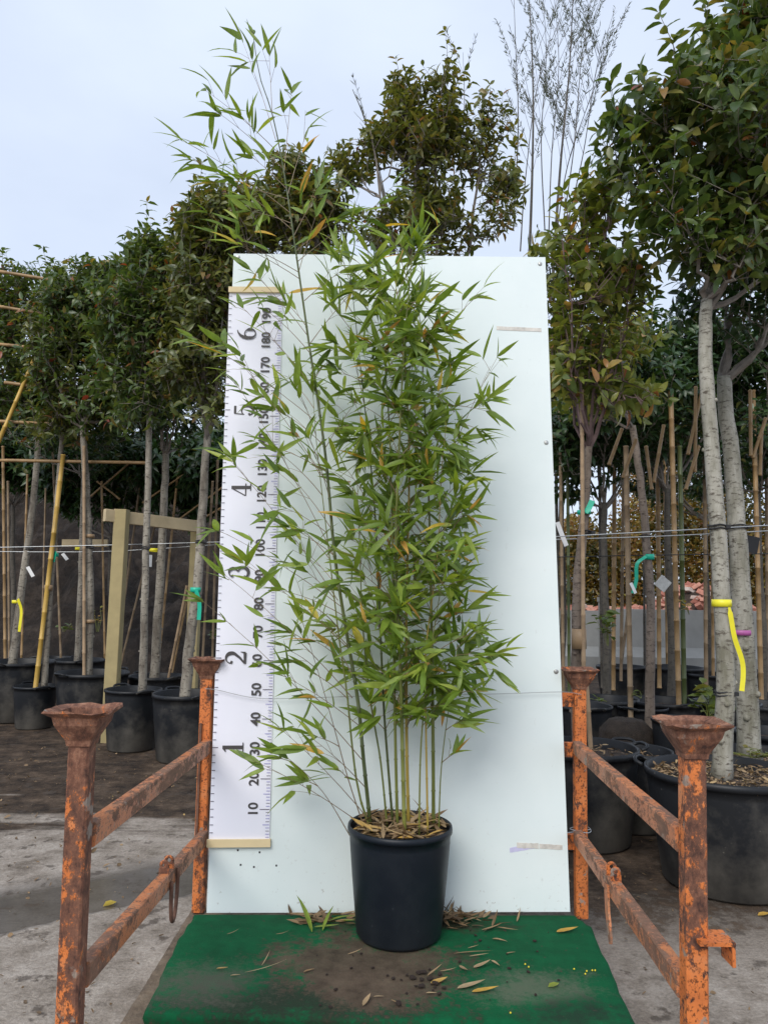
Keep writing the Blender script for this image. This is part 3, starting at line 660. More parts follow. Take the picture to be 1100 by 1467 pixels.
# ------------------------------------------------------------------ pots
def make_pot(x, y, dia, h, label, group=None, handles=2, mulch=0, clean=False, seed=0, z0=0.0, hang=0.4, fill=.06, n=44, dented=.012):
    r = dia/2; rb_ = r*.80; rr = random.Random(seed*13+5)
    pot = empty('plant_pot', (x, y, z0), label, 'plant pot', group)
    ph = rr.uniform(0, 6.28)
    wob = lambda a, z: dented*math.sin(2*a+ph)*(z/h)+dented*.4*math.sin(3*a+ph*2)
    lip = .018 if dia < .45 else .028
    prof = [(.01,.001),(rb_*.93,.0015),(rb_,.014),(rb_+(r-rb_)*.5*.96,h*.52),(rb_+(r-rb_)*.78,h-lip*2.6),(r*.955,h-lip*2.4),(r*.965,h-lip),(r*.998,h-lip*.95),(r,h-lip*.5),(r*.993,h),(r*.965,h+.002),(r*.945,h-.004),(r*.935,h-fill-.03),(r*.90,h-fill-.06)]
    m = MB(); m.lathe(prof, n, (x, y, z0), wob); m.build('body', M['pot_clean' if clean else 'pot'], pot, smooth=True)
    m = MB(); rng_ = [(0.0, 0)]; vs = [(x, y, z0+h-fill+.012)]; fs = []; rings = 7; nn = 28
    for i in range(1, rings+1):
        for k in range(nn):
            a = 2*math.pi*k/nn; q = r*.95*i/rings; px_s, py_s = x+q*math.cos(a), y+q*math.sin(a)
            vs.append((px_s, py_s, z0+h-fill+.012*(1-i/rings)+.012*fbm(px_s*3, py_s*3, 3)))
    fs += [(0, 1+k, 1+(k+1) % nn) for k in range(nn)] + [(1+(i-1)*nn+k, 1+i*nn+k, 1+i*nn+(k+1) % nn, 1+(i-1)*nn+(k+1) % nn) for i in range(1, rings) for k in range(nn)]
    m.add(vs, fs); m.build('soil', M['soil'], pot, smooth=True)
    for k in range(handles):
        a = hang + k*math.pi; cs, sn = math.cos(a), math.sin(a); tx = Vector((-sn, cs, 0)); c0 = Vector((x+cs*r*1.0, y+sn*r*1.0, z0+h-.012)); o_ = Vector((cs, sn, 0))
        pts = [c0-tx*.06, c0-tx*.058+o_*.028+Vector((0,0,.012)), c0-tx*.03+o_*.042+Vector((0,0,.02)), c0+tx*.03+o_*.042+Vector((0,0,.02)), c0+tx*.058+o_*.028+Vector((0,0,.012)), c0+tx*.06]
        m = MB(); m.tube(smooth_path(pts, 3), .009, 7); m.build('handle', M['pot_clean' if clean else 'pot'], pot, smooth=True)
    if mulch:
        N = mulch; a = rng.uniform(0, 2*math.pi, N); q = r*.9*np.sqrt(rng.uniform(0, 1, N))
        pos = np.stack([x+q*np.cos(a), y+q*np.sin(a), np.full(N, z0+h-fill+.014)+rng.uniform(-.004, .012, N)], 1)
        d = rng.normal(0, 1, (N, 3)); d[:, 2] *= .25; nr = rng.normal(0, .5, (N, 3)); nr[:, 2] += 1
        V, F_ = leaf_arrays(pos, d, nr, rng.uniform(.014, .045, N), rng.uniform(.006, .013, N), rng.uniform(-.2, .2, N), BROAD_T, .3)
        o = bpy.data.objects.new('mulch', leaf_mesh('mulch', V, F_, rng.uniform(0, .85, N), M['dry_leaf'])); COL.objects.link(o); o.parent = pot; o.location = -Vector((x, y, z0)); o['kind'] = 'stuff'
    return pot

# bamboo pot
BPx, BPy = .067, 2.545
bpot = make_pot(BPx, BPy, .335, .335, 'smooth black plastic pot holding the tall bamboo on the mat', handles=0, clean=True, z0=MT, fill=.03, n=48, dented=.004)
BS = MT+.335-.03
# bamboo litter in the pot: dry sheaths
N = 240; a = rng.uniform(0, 2*math.pi, N); q = .152*np.sqrt(rng.uniform(0, 1, N))
pos = np.stack([BPx+q*np.cos(a), BPy+q*np.sin(a), BS+.012+rng.uniform(0, .022, N)], 1); d = rng.normal(0, 1, (N, 3)); d[:, 2] = np.abs(d[:, 2])*.18; nr = rng.normal(0, .5, (N, 3)); nr[:, 2] += 1
V, F_ = leaf_arrays(pos, d, nr, rng.uniform(.04, .10, N), rng.uniform(.008, .016, N), rng.uniform(-.15, .25, N), BAMBOO_T, .4)
lim = np.hypot(V[:, :, 0]-BPx, V[:, :, 1]-BPy).max(1) < .17
o = bpy.data.objects.new('leaf_mulch', leaf_mesh('leaf_mulch', V[lim], F_, rng.uniform(.15, 1, N)[lim], M['dry_leaf'])); COL.objects.link(o); o.parent = bpot; o.location = -Vector((BPx, BPy, MT)); o['kind'] = 'stuff'

# ------------------------------------------------------------------ bamboo
bam = empty('bamboo_plant', (BPx, BPy, BS), 'tall leafy green bamboo with slender canes growing from the black pot', 'bamboo')
YB = 2.545
LF = dict(pos=[], d=[], n=[], L=[], W=[], dr=[], tone=[])
ENV_Y = [330, 400, 450, 500, 550, 600, 700, 800, 850, 930, 1000, 1060, 1120, 1180]
ENV_R = [612, 620, 650, 690, 705, 705, 690, 690, 702, 722, 692, 684, 668, 640]
env_z = [P(600, y, YB)[2] for y in ENV_Y]; env_x = [P(x, y, YB)[0] for x, y in zip(ENV_R, ENV_Y)]
def right_limit(z): return float(np.interp(-z, [-q for q in env_z], env_x))
def add_leaf(p, d, L=None, W=None, tone=None, dr=None):
    L = L or rnd.uniform(.066, .128); n_ = Vector((rnd.gauss(0, .7), rnd.gauss(-.5, .6), .8+rnd.gauss(0, .3)))
    LF['pos'].append(tuple(p)); LF['d'].append(tuple(d)); LF['n'].append(tuple(n_)); LF['L'].append(L); LF['W'].append(W or L*rnd.uniform(.14, .205))
    LF['dr'].append(dr if dr is not None else rnd.uniform(.0, .38))
    t = rnd.random(); LF['tone'].append(tone if tone is not None else (min(.9, max(0, rnd.gauss(.45, .22))) if t > .035 else rnd.uniform(.94, 1)))
def fan(p, d, k, spread=.6):
    d = Vector(d).normalized()
    for i in range(k):
        j = Vector((rnd.gauss(0, spread), rnd.gauss(0, spread), rnd.gauss(-.08, spread*.7)))
        add_leaf(p - d*rnd.uniform(0, .03), (d+j).normalized())
def branch(m, p0, d, L, subs, r0=.0018, sag=.18, dens=1.0, lim=True):
    d = Vector(d).normalized(); p0 = Vector(p0); n = 6
    tip = p0+d*L
    if lim and tip.x > right_limit(tip.z)-.05:
        L = max(.06, L*max(.15, (right_limit(tip.z)-.05-p0.x)/max(1e-3, tip.x-p0.x)))
    pts = []
    for i in range(n+1):
        t = i/n; pts.append(p0+d*L*t+Vector((0,0,-sag*L*t*t)))
    # keep clear of the board
    def clear(p):
        dd = (p-BO).dot(BN)
        return p+BN*(.02-dd) if dd < .02 else p
    pts = [clear(p) for p in pts]
    m.tube(pts, [r0*(1-.65*i/n) for i in range(n+1)], 4, cap=False)
    for i in range(subs):
        t = .28+.62*(i+rnd.uniform(.1, .9))/subs; k = min(n-1, int(t*n)); p = pts[k].lerp(pts[k+1], t*n-k); td = (pts[k+1]-pts[k]).normalized()
        sd_ = (td + Vector((rnd.gauss(0, .55), rnd.gauss(0, .55), rnd.gauss(.1, .45)))).normalized(); sl = rnd.uniform(.035, .12)*min(1, L/.25)
        q = clear(p+sd_*sl); m.tube([p, p.lerp(q, .5)+Vector((0,0,.004)), q], [r0*.5, r0*.42, r0*.3], 3, cap=False)
        fan(q, sd_, max(1, int(rnd.choice((1, 2, 2, 3, 3))*dens+.5)))
    fan(pts[-1], (pts[-1]-pts[-2]), max(2, int(rnd.choice((2, 3, 3, 4))*dens+.5)), .45)
def culm(pxs, r0, mat, nodes0, first, blen, az, dens=1.0, per=2, sag=.18, ydep=0.0, top_fade=.45, last=9):
    """pxs: photo pixels of the cane from the soil up; az: (mean, spread) of branch azimuth, 0 = right"""
    pts = [Vector(P(x, y, YB+ydep)) for x, y in pxs]
    pts[0].z = BS-.02
    path = smooth_path(pts, 8); lens = [0]
    for i in range(1, len(path)): lens.append(lens[-1]+(path[i]-path[i-1]).length)
    T = lens[-1]
    def at(s):
        k = int(np.searchsorted(lens, s))-1; k = max(0, min(len(path)-2, k)); t = (s-lens[k])/max(1e-6, lens[k+1]-lens[k]); return path[k].lerp(path[k+1], t), (path[k+1]-path[k]).normalized()
    nodes = []; s = nodes0
    while s < T-.04: nodes.append(s); s += rnd.uniform(.085, .135)*(1 if s < T*.7 else .75)
    cp, cr = [], []
    ss = sorted(set([0.0]+[q for n_ in nodes for q in (n_-.004, n_, n_+.004)]+list(np.linspace(0, T, 24))))
    for s in ss:
        p, _ = at(min(s, T)); rr = r0*(1-.8*(s/T)**1.3); bulge = 1.28 if any(abs(s-q) < 1e-6 for q in nodes) else 1.0
        cp.append(p); cr.append(max(.0009, rr*bulge))
    m = MB(); m.tube(cp, cr, 8); co = m.build('culm', M[mat], bam, smooth=True)
    bm_ = MB()
    for i, s in enumerate(nodes):
        if s < first or s > last: continue
        p, d = at(s); f = s/T
        for b in range(per if rnd.random() < .8 else 1):
            a = R(rnd.gauss(az[0], az[1])) if b % 2 == 0 else R(rnd.gauss(az[0]+180*(1 if az[1] > 60 else .25), az[1]))
            th = R(rnd.uniform(28, 58)); L = rnd.uniform(.55, 1.15)*blen*(1-top_fade*f)*(min(1, .45+(s-first)*2.2))
            h = Vector((math.cos(a), math.sin(a)*.75, 0)); branch(bm_, p, d*math.cos(th)+h*math.sin(th), L, max(2, int(L/.085)), dens=dens, sag=sag)
    p, d = at(T); fan(p, d, 4, .4)
    if bm_.v: tag(bm_.build('branches', M['twig'], co), kind='stuff')
    return at, T
# the tall leaning cane and its left-hand companions
c1, T1 = culm([(533,1195),(521,1091),(513,1006),(500,927),(480,800),(466,650),(443,494),(426,375),(407,247),(390,163),(372,108),(362,44)], .0062, 'culm_dark', .1, .42, .36, (180, 55), dens=.7, per=1, top_fade=.5, last=1.75)
culm([(536,1203),(515,1140),(505,1074),(497,993),(484,900),(470,780),(455,650),(448,560)], .0036, 'culm_green', .12, .36, .34, (178, 50), dens=.7, per=1)
culm([(528,1190),(500,1120),(478,1040),(455,960),(430,880)], .002, 'twig', .2, .2, .2, (185, 35), dens=.7, per=1)
culm([(505,1180),(470,1145),(440,1110),(405,1080)], .0016, 'twig', .2, .12, .12, (180, 25), dens=.7, per=1, top_fade=.2)
# central clump
CP = [([(580,1209),(577,1094),(574,976),(570,894),(567,780),(572,633),(580,480),(592,350)], .0066, 'culm_green', .27, (0, 110)),
      ([(586,1212),(583,1100),(582,1009),(582,894),(584,780),(586,640),(578,500),(566,400)], .0058, 'culm_yellow', .27, (20, 110)),
      ([(621,1205),(620,1042),(618,894),(616,780),(612,660),(606,540),(600,440)], .006, 'culm_green', .29, (0, 75)),
      ([(613,1192),(610,1042),(609,940),(626,800),(632,680),(640,600)], .0035, 'culm_yellow', .25, (0, 70)),
      ([(564,1185),(554,1074),(549,1000),(543,860),(536,720),(520,560),(505,420),(500,372)], .0042, 'culm_dark', .27, (150, 80)),
      ([(570,1190),(566,1050),(564,900),(562,760),(557,600),(545,450),(538,360)], .005, 'culm_green', .25, (100, 110)),
      ([(600,1198),(604,1050),(622,900),(640,800),(655,730)], .003, 'culm_green', .22, (0, 60)),
      ([(556,1188),(545,1090),(530,1000),(520,900),(515,780),(510,640)], .0034, 'culm_green', .24, (170, 70)),
      ([(628,1200),(632,1100),(645,1000),(660,920)], .0025, 'culm_green', .16, (0, 45))]
for i, (pp, r0, mt, bl2, az) in enumerate(CP):
    culm(pp, r0, mt, .11+.02*(i % 3), .30 if len(pp) > 4 else .2, bl2, az, dens=.92, per=2 if i < 6 else 1, ydep=(-.06, .03, .02, -.03, .06, .0, -.05, .04, .0)[i], top_fade=.35)
# single branches that stand clear of the clump: (start, end, sub-twigs)
ex = MB()
for a, c_, sb, dp in (((650,640),(722,490),4,-.03), ((640,470),(692,415),3,.0), ((660,600),(708,565),3,-.02), ((640,580),(700,590),3,-.05), ((660,960),(720,935),3,-.04),
                      ((480,800),(325,520),9,-.05), ((484,860),(300,620),7,-.03), ((474,700),(300,460),9,-.06), ((460,610),(262,470),8,-.05), ((452,560),(330,420),7,-.03), ((440,480),(350,375),6,-.03), ((428,390),(300,330),6,-.04),
                      ((416,305),(255,195),6,-.02), ((420,330),(262,215),5,-.04), ((400,220),(285,120),4,-.01), ((404,240),(300,150),4,-.02), ((407,247),(420,108),5,.02), ((412,280),(445,170),4,.0), ((395,200),(340,35),3,.0), ((390,163),(385,62),3,0),
                      ((505,1000),(300,800),5,-.08), ((520,1090),(262,830),4,-.07), ((515,1040),(395,960),4,-.06), ((500,930),(330,790),5,-.07), ((490,870),(290,745),4,-.06), ((533,1180),(385,1025),4,-.08), ((530,1190),(350,1080),3,-.1), ((525,1130),(440,1050),3,-.08),
                      ((418,320),(350,300),5,-.02), ((430,400),(330,345),5,-.05), ((420,340),(470,250),5,-.02), ((410,270),(350,215),4,.0), ((412,285),(300,260),5,-.03), ((424,360),(500,300),5,-.04), ((436,431),(500,380),4,-.05), ((443,494),(520,400),5,-.04), ((426,375),(560,280),6,-.03), ((466,642),(520,560),4,-.04), ((428,390),(455,300),4,-.02), ((600,420),(610,330),5,-.03), ((580,400),(595,340),5,-.05), ((545,420),(520,340),5,-.04), ((500,400),(480,340),4,-.03)):
    p0 = Vector(P(*a, YB)); p1 = Vector(P(*c_, YB+dp)); d = p1-p0
    branch(ex, p0, d+Vector((0,0,.12*d.length)), d.length, sb, r0=.0016, sag=.12, dens=.8, lim=False)
tag(ex.build('branches', M['twig'], bam), kind='stuff')
# fill the heart of the clump: short leafy twigs off the central canes
fl = MB()
for i in range(190):
    py = rnd.choice((rnd.uniform(400, 720), rnd.uniform(400, 980), rnd.uniform(760, 1030)))
    hw = float(np.interp(py, [380, 450, 560, 700, 850, 1000, 1060], [36, 60, 88, 80, 80, 62, 45])); cxp = float(np.interp(py, [380, 500, 650, 800, 950, 1060], [545, 572, 592, 606, 622, 610]))
    px = rnd.gauss(cxp, hw*.55)
    if abs(px-cxp) > hw*1.05: continue
    p = Vector(P(px, py, YB+rnd.uniform(-.15, .1))); a = rnd.uniform(0, 6.28)
    branch(fl, p, (math.cos(a)*.8+.004*(px-cxp), math.sin(a)*.6, rnd.uniform(-.1, .75)), rnd.uniform(.05, .13), 1, r0=.0011, sag=.3)
tag(fl.build('branches', M['twig'], bam), kind='stuff')
LA = {k: np.array(v, float) for k, v in LF.items()}
NL = len(LA['L']); print('bamboo leaves', NL)
# leaves must not cut the board
tipd = ((LA['pos']+LA['d']*LA['L'][:, None])-np.array(BO)) @ np.array(BN); bad = tipd < .012
LA['d'][bad] += np.array(BN)*1.0; LA['d'] /= np.linalg.norm(LA['d'], axis=1, keepdims=True)
order = np.argsort(-LA['L']*LA['W']*np.clip(1-np.abs(LA['d'][:, 1]), .05, 1)); big, rest = order[:300], order[300:]
V, F_ = leaf_arrays(*[LA[k][rest] for k in ('pos', 'd', 'n', 'L', 'W', 'dr')], BAMBOO_T, .3)
me = leaf_mesh('foliage', V, F_, LA['tone'][rest], M['bamboo_leaf']); o = bpy.data.objects.new('foliage', me); COL.objects.link(o); o.parent = bam; o.location = -Vector(bam.location); o['kind'] = 'stuff'
proto = []
for i in range(18):
    Vp, Fp = leaf_arrays(np.zeros((1, 3)), np.array([[1., 0, 0]]), np.array([[0, 0, 1.]]), np.array([1.]), np.array([.15]), np.array([(.03, .14, .28)[i % 3]]), BAMBOO_T, .3)
    proto.append(leaf_mesh('leaf', Vp, Fp, np.array([.1+.78*(i//3)/4 if i < 15 else .97]), M['bamboo_leaf']))
for i in big:
    d = Vector(LA['d'][i]).normalized(); sd_ = d.cross(Vector(LA['n'][i])).normalized(); nn = sd_.cross(d)
    t = LA['tone'][i]; me = proto[15+i % 3] if t > .93 else proto[min(4, int(t*5))*3+int(LA['dr'][i]/.13) % 3]
    o = bpy.data.objects.new('leaf', me); COL.objects.link(o); o.parent = bam; L_ = LA['L'][i]
    Mx = Matrix((d, -sd_, nn)).transposed().to_4x4() @ Matrix.Diagonal((L_, LA['W'][i]/.15, L_, 1)); Mx.translation = Vector(LA['pos'][i])-Vector(bam.location); o.matrix_basis = Mx

# ------------------------------------------------------------------ trees
def blob(px, py, rx, ry, Y, rd): return (np.array(P(px, py, Y)), np.array([rx*mpp(Y), rd, ry*mpp(Y)]))
def inside(p, blobs, k=1.0):
    return any((((p-c)/(r*k))**2).sum() < 1 for c, r in blobs)
def make_tree(label, trunk, tr, blobs, leafmat='leaf_green', bark='bark_grey', branchmat='branch', limbs=14, shoots=9, leaf=(.05, .085), lw=.46, shoot=(.18, .42), up=.55, spacing=.026, group=None, cat='tree', name='tree', seed=1, objs=0, tonemu=.45, tonesd=.22, gap=.0, stems=None, spikes=9, spike=(.14, .32), tmpl=BROAD_T):
    r_ = random.Random(seed); g = np.random.default_rng(seed)
    tp = [Vector(p) for p in trunk]; root = empty(name, tp[0], label, cat, group)
    path = smooth_path(tp, 6); n = len(path)
    rad = [tr*(1.15-.42*i/(n-1)) for i in range(n)]
    rad[0] *= 1.18
    jit = [p+Vector((r_.gauss(0, tr*.06), r_.gauss(0, tr*.06), 0)) for p in path]; jit[0] = path[0]
    m = MB(); m.tube(jit, rad, 10); trunk_o = m.build('trunk', M[bark], root, smooth=True)
    # pruning knots
    kn = MB()
    for k in range(7):
        i = r_.randrange(2, max(3, n-2)); a = r_.uniform(0, 6.28); d = Vector((math.cos(a), math.sin(a), .3)); kn.tube([jit[i]+d*rad[i]*.6, jit[i]+d*rad[i]*1.22], [rad[i]*.42, rad[i]*.25], 6)
    tag(kn.build('knots', M[bark], trunk_o, smooth=True), kind='stuff')
    fork = path[-1]; vol = np.array([b[1].prod() for b in blobs]); vol = vol**.75; vol /= vol.sum()
    bm_ = MB(); LP, LD, LN = [], [], []
    starts = stems or [fork]; prim = []; npr = max(4, min(9, limbs//5))
    for li in range(limbs):
        bi = int(g.choice(len(blobs), p=vol)); c, rr = blobs[bi]
        u = g.normal(0, 1, 3); u /= np.linalg.norm(u); u[2] = abs(u[2])*.9 if r_.random() < .75 else u[2]
        if li >= limbs-spikes: u = np.array([g.normal(0, .4), g.normal(0, .4), 1.0])
        tgt = c+u*rr*g.uniform(.55, .95); st = Vector(starts[li % len(starts)])
        back = r_.uniform(0, .35) if tr > .02 and not stems else 0
        st = st - Vector((0, 0, back*min(.6, rr[2])))*0.4
        tv = Vector(tgt)
        if li >= npr and prim:
            bp_ = min((q[k] for q in prim for k in (3, 4, 5, 6)), key=lambda v: (v-tv).length*r_.uniform(.75, 1.25) + max(0, v.z-tv.z)*.8); st = bp_
        ho = Vector((tv.x-st.x, tv.y-st.y, 0)); ctl = st + ho*r_.uniform(.45, .75) + Vector((0, 0, (tv.z-st.z)*r_.uniform(.2, .42)))
        Lp = []
        for k in range(9):
            t = k/8; Lp.append(st*(1-t)**2+ctl*2*t*(1-t)+tv*t*t+Vector((r_.gauss(0, .012), r_.gauss(0, .012), r_.gauss(0, .012)))*(1 if 0 < k < 8 else 0))
        if li < npr: prim.append(Lp)
        lr = tr*(r_.uniform(.3, .46) if li < npr else r_.uniform(.1, .2)); bm_.tube(Lp, [lr*(1-.78*k/8) for k in range(9)], 5, cap=False)
        free = li >= limbs-spikes
        for s in range(shoots+(2 if free else 0)):
            sp = free and s >= shoots; t = r_.uniform(.3, 1.0) if not sp else r_.uniform(.85, 1); k = min(7, int(t*8)); p = Lp[k].lerp(Lp[k+1], t*8-k); td = (Lp[k+1]-Lp[k]).normalized()
            d = (td*.45 + Vector((r_.gauss(0, .55), r_.gauss(0, .55), up+r_.gauss(0, .35)))).normalized(); L_ = r_.uniform(*shoot)
            if sp: d = Vector((r_.gauss(0, .16), r_.gauss(0, .16), 1)).normalized(); L_ = r_.uniform(*spike)
            for _ in range(3):
                if sp or inside(np.array(p+d*L_), blobs, 1.06): break
                d = (d*.5+(Vector(c)-p).normalized()*.6+Vector((0,0,.1))).normalized(); L_ *= .75
            else:
                if not inside(np.array(p+d*L_), blobs, 1.15): continue
            bend = Vector((r_.gauss(0, .12), r_.gauss(0, .12), r_.uniform(-.02, .15))); q = [p, p+d*L_*.5+bend*L_*.3, p+(d+bend)*L_*.98]
            q = smooth_path(q, 3); bm_.tube(q, [max(.0012, .0034*(1-.7*k/(len(q)-1))) for k in range(len(q))], 3, cap=False)
            nl = int(L_/spacing); a0 = r_.uniform(0, 6.28)
            for j in range(nl+3):
                tt = min(1, .12+.88*j/max(1, nl)); k = min(len(q)-2, int(tt*(len(q)-1))); pp = q[k].lerp(q[k+1], tt*(len(q)-1)-k); ax_ = (q[k+1]-q[k]).normalized()
                a = a0+j*2.399; o1 = ax_.orthogonal().normalized(); o2 = ax_.cross(o1); rd_ = o1*math.cos(a)+o2*math.sin(a)
                ld = (ax_*(.45+.5*tt)+rd_+Vector((0,0,r_.gauss(-.3, .3)))).normalized()
                if not sp and not inside(np.array(pp+ld*.04), blobs, 1.22): continue
                LP.append(tuple(pp+rd_*.004)); LD.append(tuple(ld)); LN.append((ax_.x*.9+r_.gauss(0, .35), ax_.y*.9+r_.gauss(0, .35), ax_.z*.9+r_.gauss(.25, .3)))
    tag(bm_.build('branches', M[branchmat], trunk_o), kind='stuff')
    LP, LD, LN = np.array(LP), np.array(LD), np.array(LN); N = len(LP)
    L_ = g.uniform(leaf[0], leaf[1], N); W_ = L_*g.uniform(lw*.8, lw*1.15, N); dr = g.uniform(.1, .75, N)
    tone = np.clip(g.normal(tonemu, tonesd, N), 0, .93); red = g.random(N) < .018; tone[red] = g.uniform(.94, 1, red.sum())
    if objs and N > objs:
        cdist = np.linalg.norm(LP-CAM, axis=1); vis = L_/cdist; ordr = np.argsort(-vis); pick = ordr[:objs]; keep = ordr[objs:]
    else: pick, keep = [], np.arange(N)
    V, F_ = leaf_arrays(LP[keep], LD[keep], LN[keep], L_[keep], W_[keep], dr[keep], tmpl, .32)
    crown = bpy.data.objects.new('crown', leaf_mesh('crown', V, F_, tone[keep], M[leafmat])); COL.objects.link(crown); crown.parent = root; crown.location = -Vector(tp[0])
    if len(pick):
        pr = []
        for i in range(10):
            Vp, Fp = leaf_arrays(np.zeros((1, 3)), np.array([[1., 0, 0]]), np.array([[0, 0, 1.]]), np.array([1.]), np.array([lw]), np.array([.12+.2*(i % 2)]), tmpl, .32)
            pr.append(leaf_mesh('leaf', Vp, Fp, np.array([.08+.2*(i//2)]), M[leafmat]))
        for i in pick:
            d = Vector(LD[i]); sd_ = d.cross(Vector(LN[i])).normalized(); nn = sd_.cross(d); o = bpy.data.objects.new('leaf', pr[min(4, int(tone[i]*5))*2+int(i) % 2]); COL.objects.link(o); o.parent = crown
            Mx = Matrix((d, -sd_, nn)).transposed().to_4x4() @ Matrix.Diagonal((L_[i], W_[i]/lw, L_[i], 1)); Mx.translation = Vector(LP[i]); o.matrix_basis = Mx
    TREE_COUNT[0] += N; return root
TREE_COUNT = [0]
def tr_px(lst, Y, foot=None):
    q = [Vector(P(x, y, Y)) for x, y in lst]
    if foot is not None: q[0].z = foot
    return q

# pots with trees on the left ------------------------------------------------
def pot_tree(px, py, dia, h, potlabel, tlabel, tpx, tr, blobs, seed, group=None, pk={}, dY=0, **kw):
    g_ = G(px, py); yc = g_[1]+dia*.40; pt = make_pot(P(px, py, yc)[0], yc, dia, h, potlabel, group, seed=seed, hang=rnd.uniform(0, 3), **pk)
    tY = yc+dY; tp = tr_px(tpx, tY, h-.075)
    bl2 = [blob(*b[:4], tY+(b[5] if len(b) > 5 else 0), b[4]) for b in blobs]
    make_tree(tlabel, tp, tr, bl2, seed=seed, **kw); return tY
YA = pot_tree(20, 1038, .66, .53, 'wide black pot with the yellow-ribboned leaning tree', 'leaning tree with a yellow ribbon round its grey trunk', [(18,955),(32,840),(50,700),(58,560)], .034, [(10,520,80,145,.45),(70,430,55,65,.4),(20,610,80,55,.45)], 21, leafmat='leaf_green', limbs=38, shoots=13)
YBp = pot_tree(48, 1047, .37, .36, 'small dusty black pot with the thick yellow cane', 'young tree tied to a thick yellow bamboo cane', [(63,978),(72,860),(84,690),(92,600)], .026, [(95,520,75,125,.45),(90,620,60,45,.4)], 22, leafmat='leaf_olive', limbs=30, shoots=12)
YC = pot_tree(128, 1056, .60, .50, 'black pot with side handle holding the cane-tied grey tree', 'grey-stemmed tree with brown tape binding a cane to it', [(126,965),(129,850),(124,700),(119,600)], .036, [(120,510,92,140,.5),(160,430,65,65,.45),(130,610,85,50,.5)], 23, leafmat='leaf_green', limbs=44, shoots=13)
YD = pot_tree(187, 1080, .43, .45, 'black pot in front of the timber post, wood chips on its soil', 'slim straight tree growing in front of the timber frame', [(204,990),(208,860),(213,660),(215,560)], .028, [(205,500,76,150,.5),(215,378,38,48,.35),(245,430,60,90,.45),(200,610,75,48,.5)], 24, leafmat='leaf_green', limbs=46, shoots=13)
YE = pot_tree(264, 1097, .49, .47, 'tall black handled pot beside the orange back post', 'tree with a green ribbon on its curved trunk', [(265,998),(272,920),(284,830),(292,700),(297,625)], .036, [(300,480,66,165,.55),(310,350,62,80,.5),(265,560,50,80,.5)], 25, leafmat='leaf_olive', limbs=46, shoots=13)
YG = pot_tree(222, 1045, .50, .44, 'black pot standing behind the timber frame', 'tree with yellow tape standing behind the timber frame', [(222,958),(228,860),(236,700),(238,640)], .038, [(250,600,75,95,.6),(165,610,65,80,.5)], 26, leafmat='leaf_dark', limbs=34, shoots=13)
YF = pot_tree(110, 1010, .55, .45, 'black pot in the row behind the handled pots', 'dark slim tree with a yellow tie low on its stem', [(112,940),(116,830),(120,680)], .032, [(50,610,95,75,.6),(130,620,75,75,.6)], 27, leafmat='leaf_dark', limbs=36, shoots=12)

# trees whose stems stand behind the white board
def far_tree(label, px, Y, fork_px, tr, blobs, seed, stems=None, **kw):
    base = Vector((P(px, 900, Y)[0], Y, 0)); fk = Vector(P(*fork_px, Y))
    bl2 = [blob(*b[:4], Y+(b[5] if len(b) > 5 else 0), b[4]) for b in blobs]
    st = [Vector(P(x, y, Y)) for x, y in stems] if stems else None
    return make_tree(label, [base, base.lerp(fk, .35)+Vector((.03,0,0)), base.lerp(fk, .7), fk], tr, bl2, seed=seed, stems=st, **kw)
far_tree('broad olive-leaved tree rising behind the top left of the board', 400, 5.6, (410,520), .04, [(385,345,100,80,.5),(310,330,48,60,.4),(420,265,42,42,.3),(460,320,55,60,.4)], 31, leafmat='leaf_olive', limbs=46, shoots=12, tonemu=.5, spikes=14, spike=(.1, .22))
far_tree('tall many-stemmed tree rising behind the top centre of the board', 610, 5.9, (612,420), .05, [(600,345,125,55,.5),(620,250,62,70,.45),(573,140,24,55,.22),(632,150,46,60,.3),(706,175,30,55,.25),(490,255,28,55,.25),(722,290,32,60,.35),(545,225,30,50,.3),(660,215,40,50,.3),(585,215,35,50,.3)], 32, leafmat='leaf_olive', limbs=64, shoots=9, tonemu=.55, branchmat='branch', up=.85, spikes=20, spike=(.1, .24), stems=[(545,480),(575,470),(605,470),(625,465),(650,470),(690,480)])

# right-hand pots and trees ------------------------------------------------
Y1 = 3.42
make_pot(P(1040, 1190, Y1)[0], Y1, .66, .47, 'large round black pot full of bark mulch beside the front post', seed=41, mulch=900, hang=2.6, fill=.045, handles=2, n=52)
x1 = P(1033, 1112, Y1)[0]
make_tree('pale-barked tree with a yellow ribbon in the mulched pot', tr_px([(1033,1115),(1038,950),(1024,720),(1010,520),(1012,430)], Y1, .42), .037,
          [blob(1000,240,135,125,Y1,.55), blob(1080,120,105,140,Y1+.1,.5), blob(897,215,50,85,Y1,.35), blob(1130,320,100,100,Y1,.5), blob(935,330,60,55,Y1-.05,.35), blob(1010,390,75,45,Y1,.4)], 'leaf_green', 'bark_pale', limbs=52, shoots=10, leaf=(.052, .092), seed=41, spikes=14, spike=(.15,.35), tmpl=ROUND_T, lw=.5, objs=260, up=.6, shoot=(.16, .38), tonemu=.5, tonesd=.24)
Y2 = 4.0
make_pot(P(1085, 1100, Y2)[0], Y2, .62, .42, 'black pot with green seedlings behind the mulched pot', seed=42, mulch=250, hang=.3)
make_tree('thick pale tree with a purple ribbon in the seedling pot', tr_px([(1073,1075),(1064,900),(1052,720),(1036,540)], Y2, .36), .050,
          [blob(1090,440,120,100,Y2,.5), blob(1000,470,70,60,Y2+.1,.4), blob(1120,280,110,120,Y2+.2,.5)], 'leaf_dark', 'bark_pale', limbs=26, shoots=11, seed=42, leaf=(.05,.085))
Y3 = 3.95
make_pot(P(852, 1150, Y3)[0]-.05, Y3, .54, .46, 'black handled pot behind the orange back right post', seed=43, hang=.1, fill=.05, mulch=120)
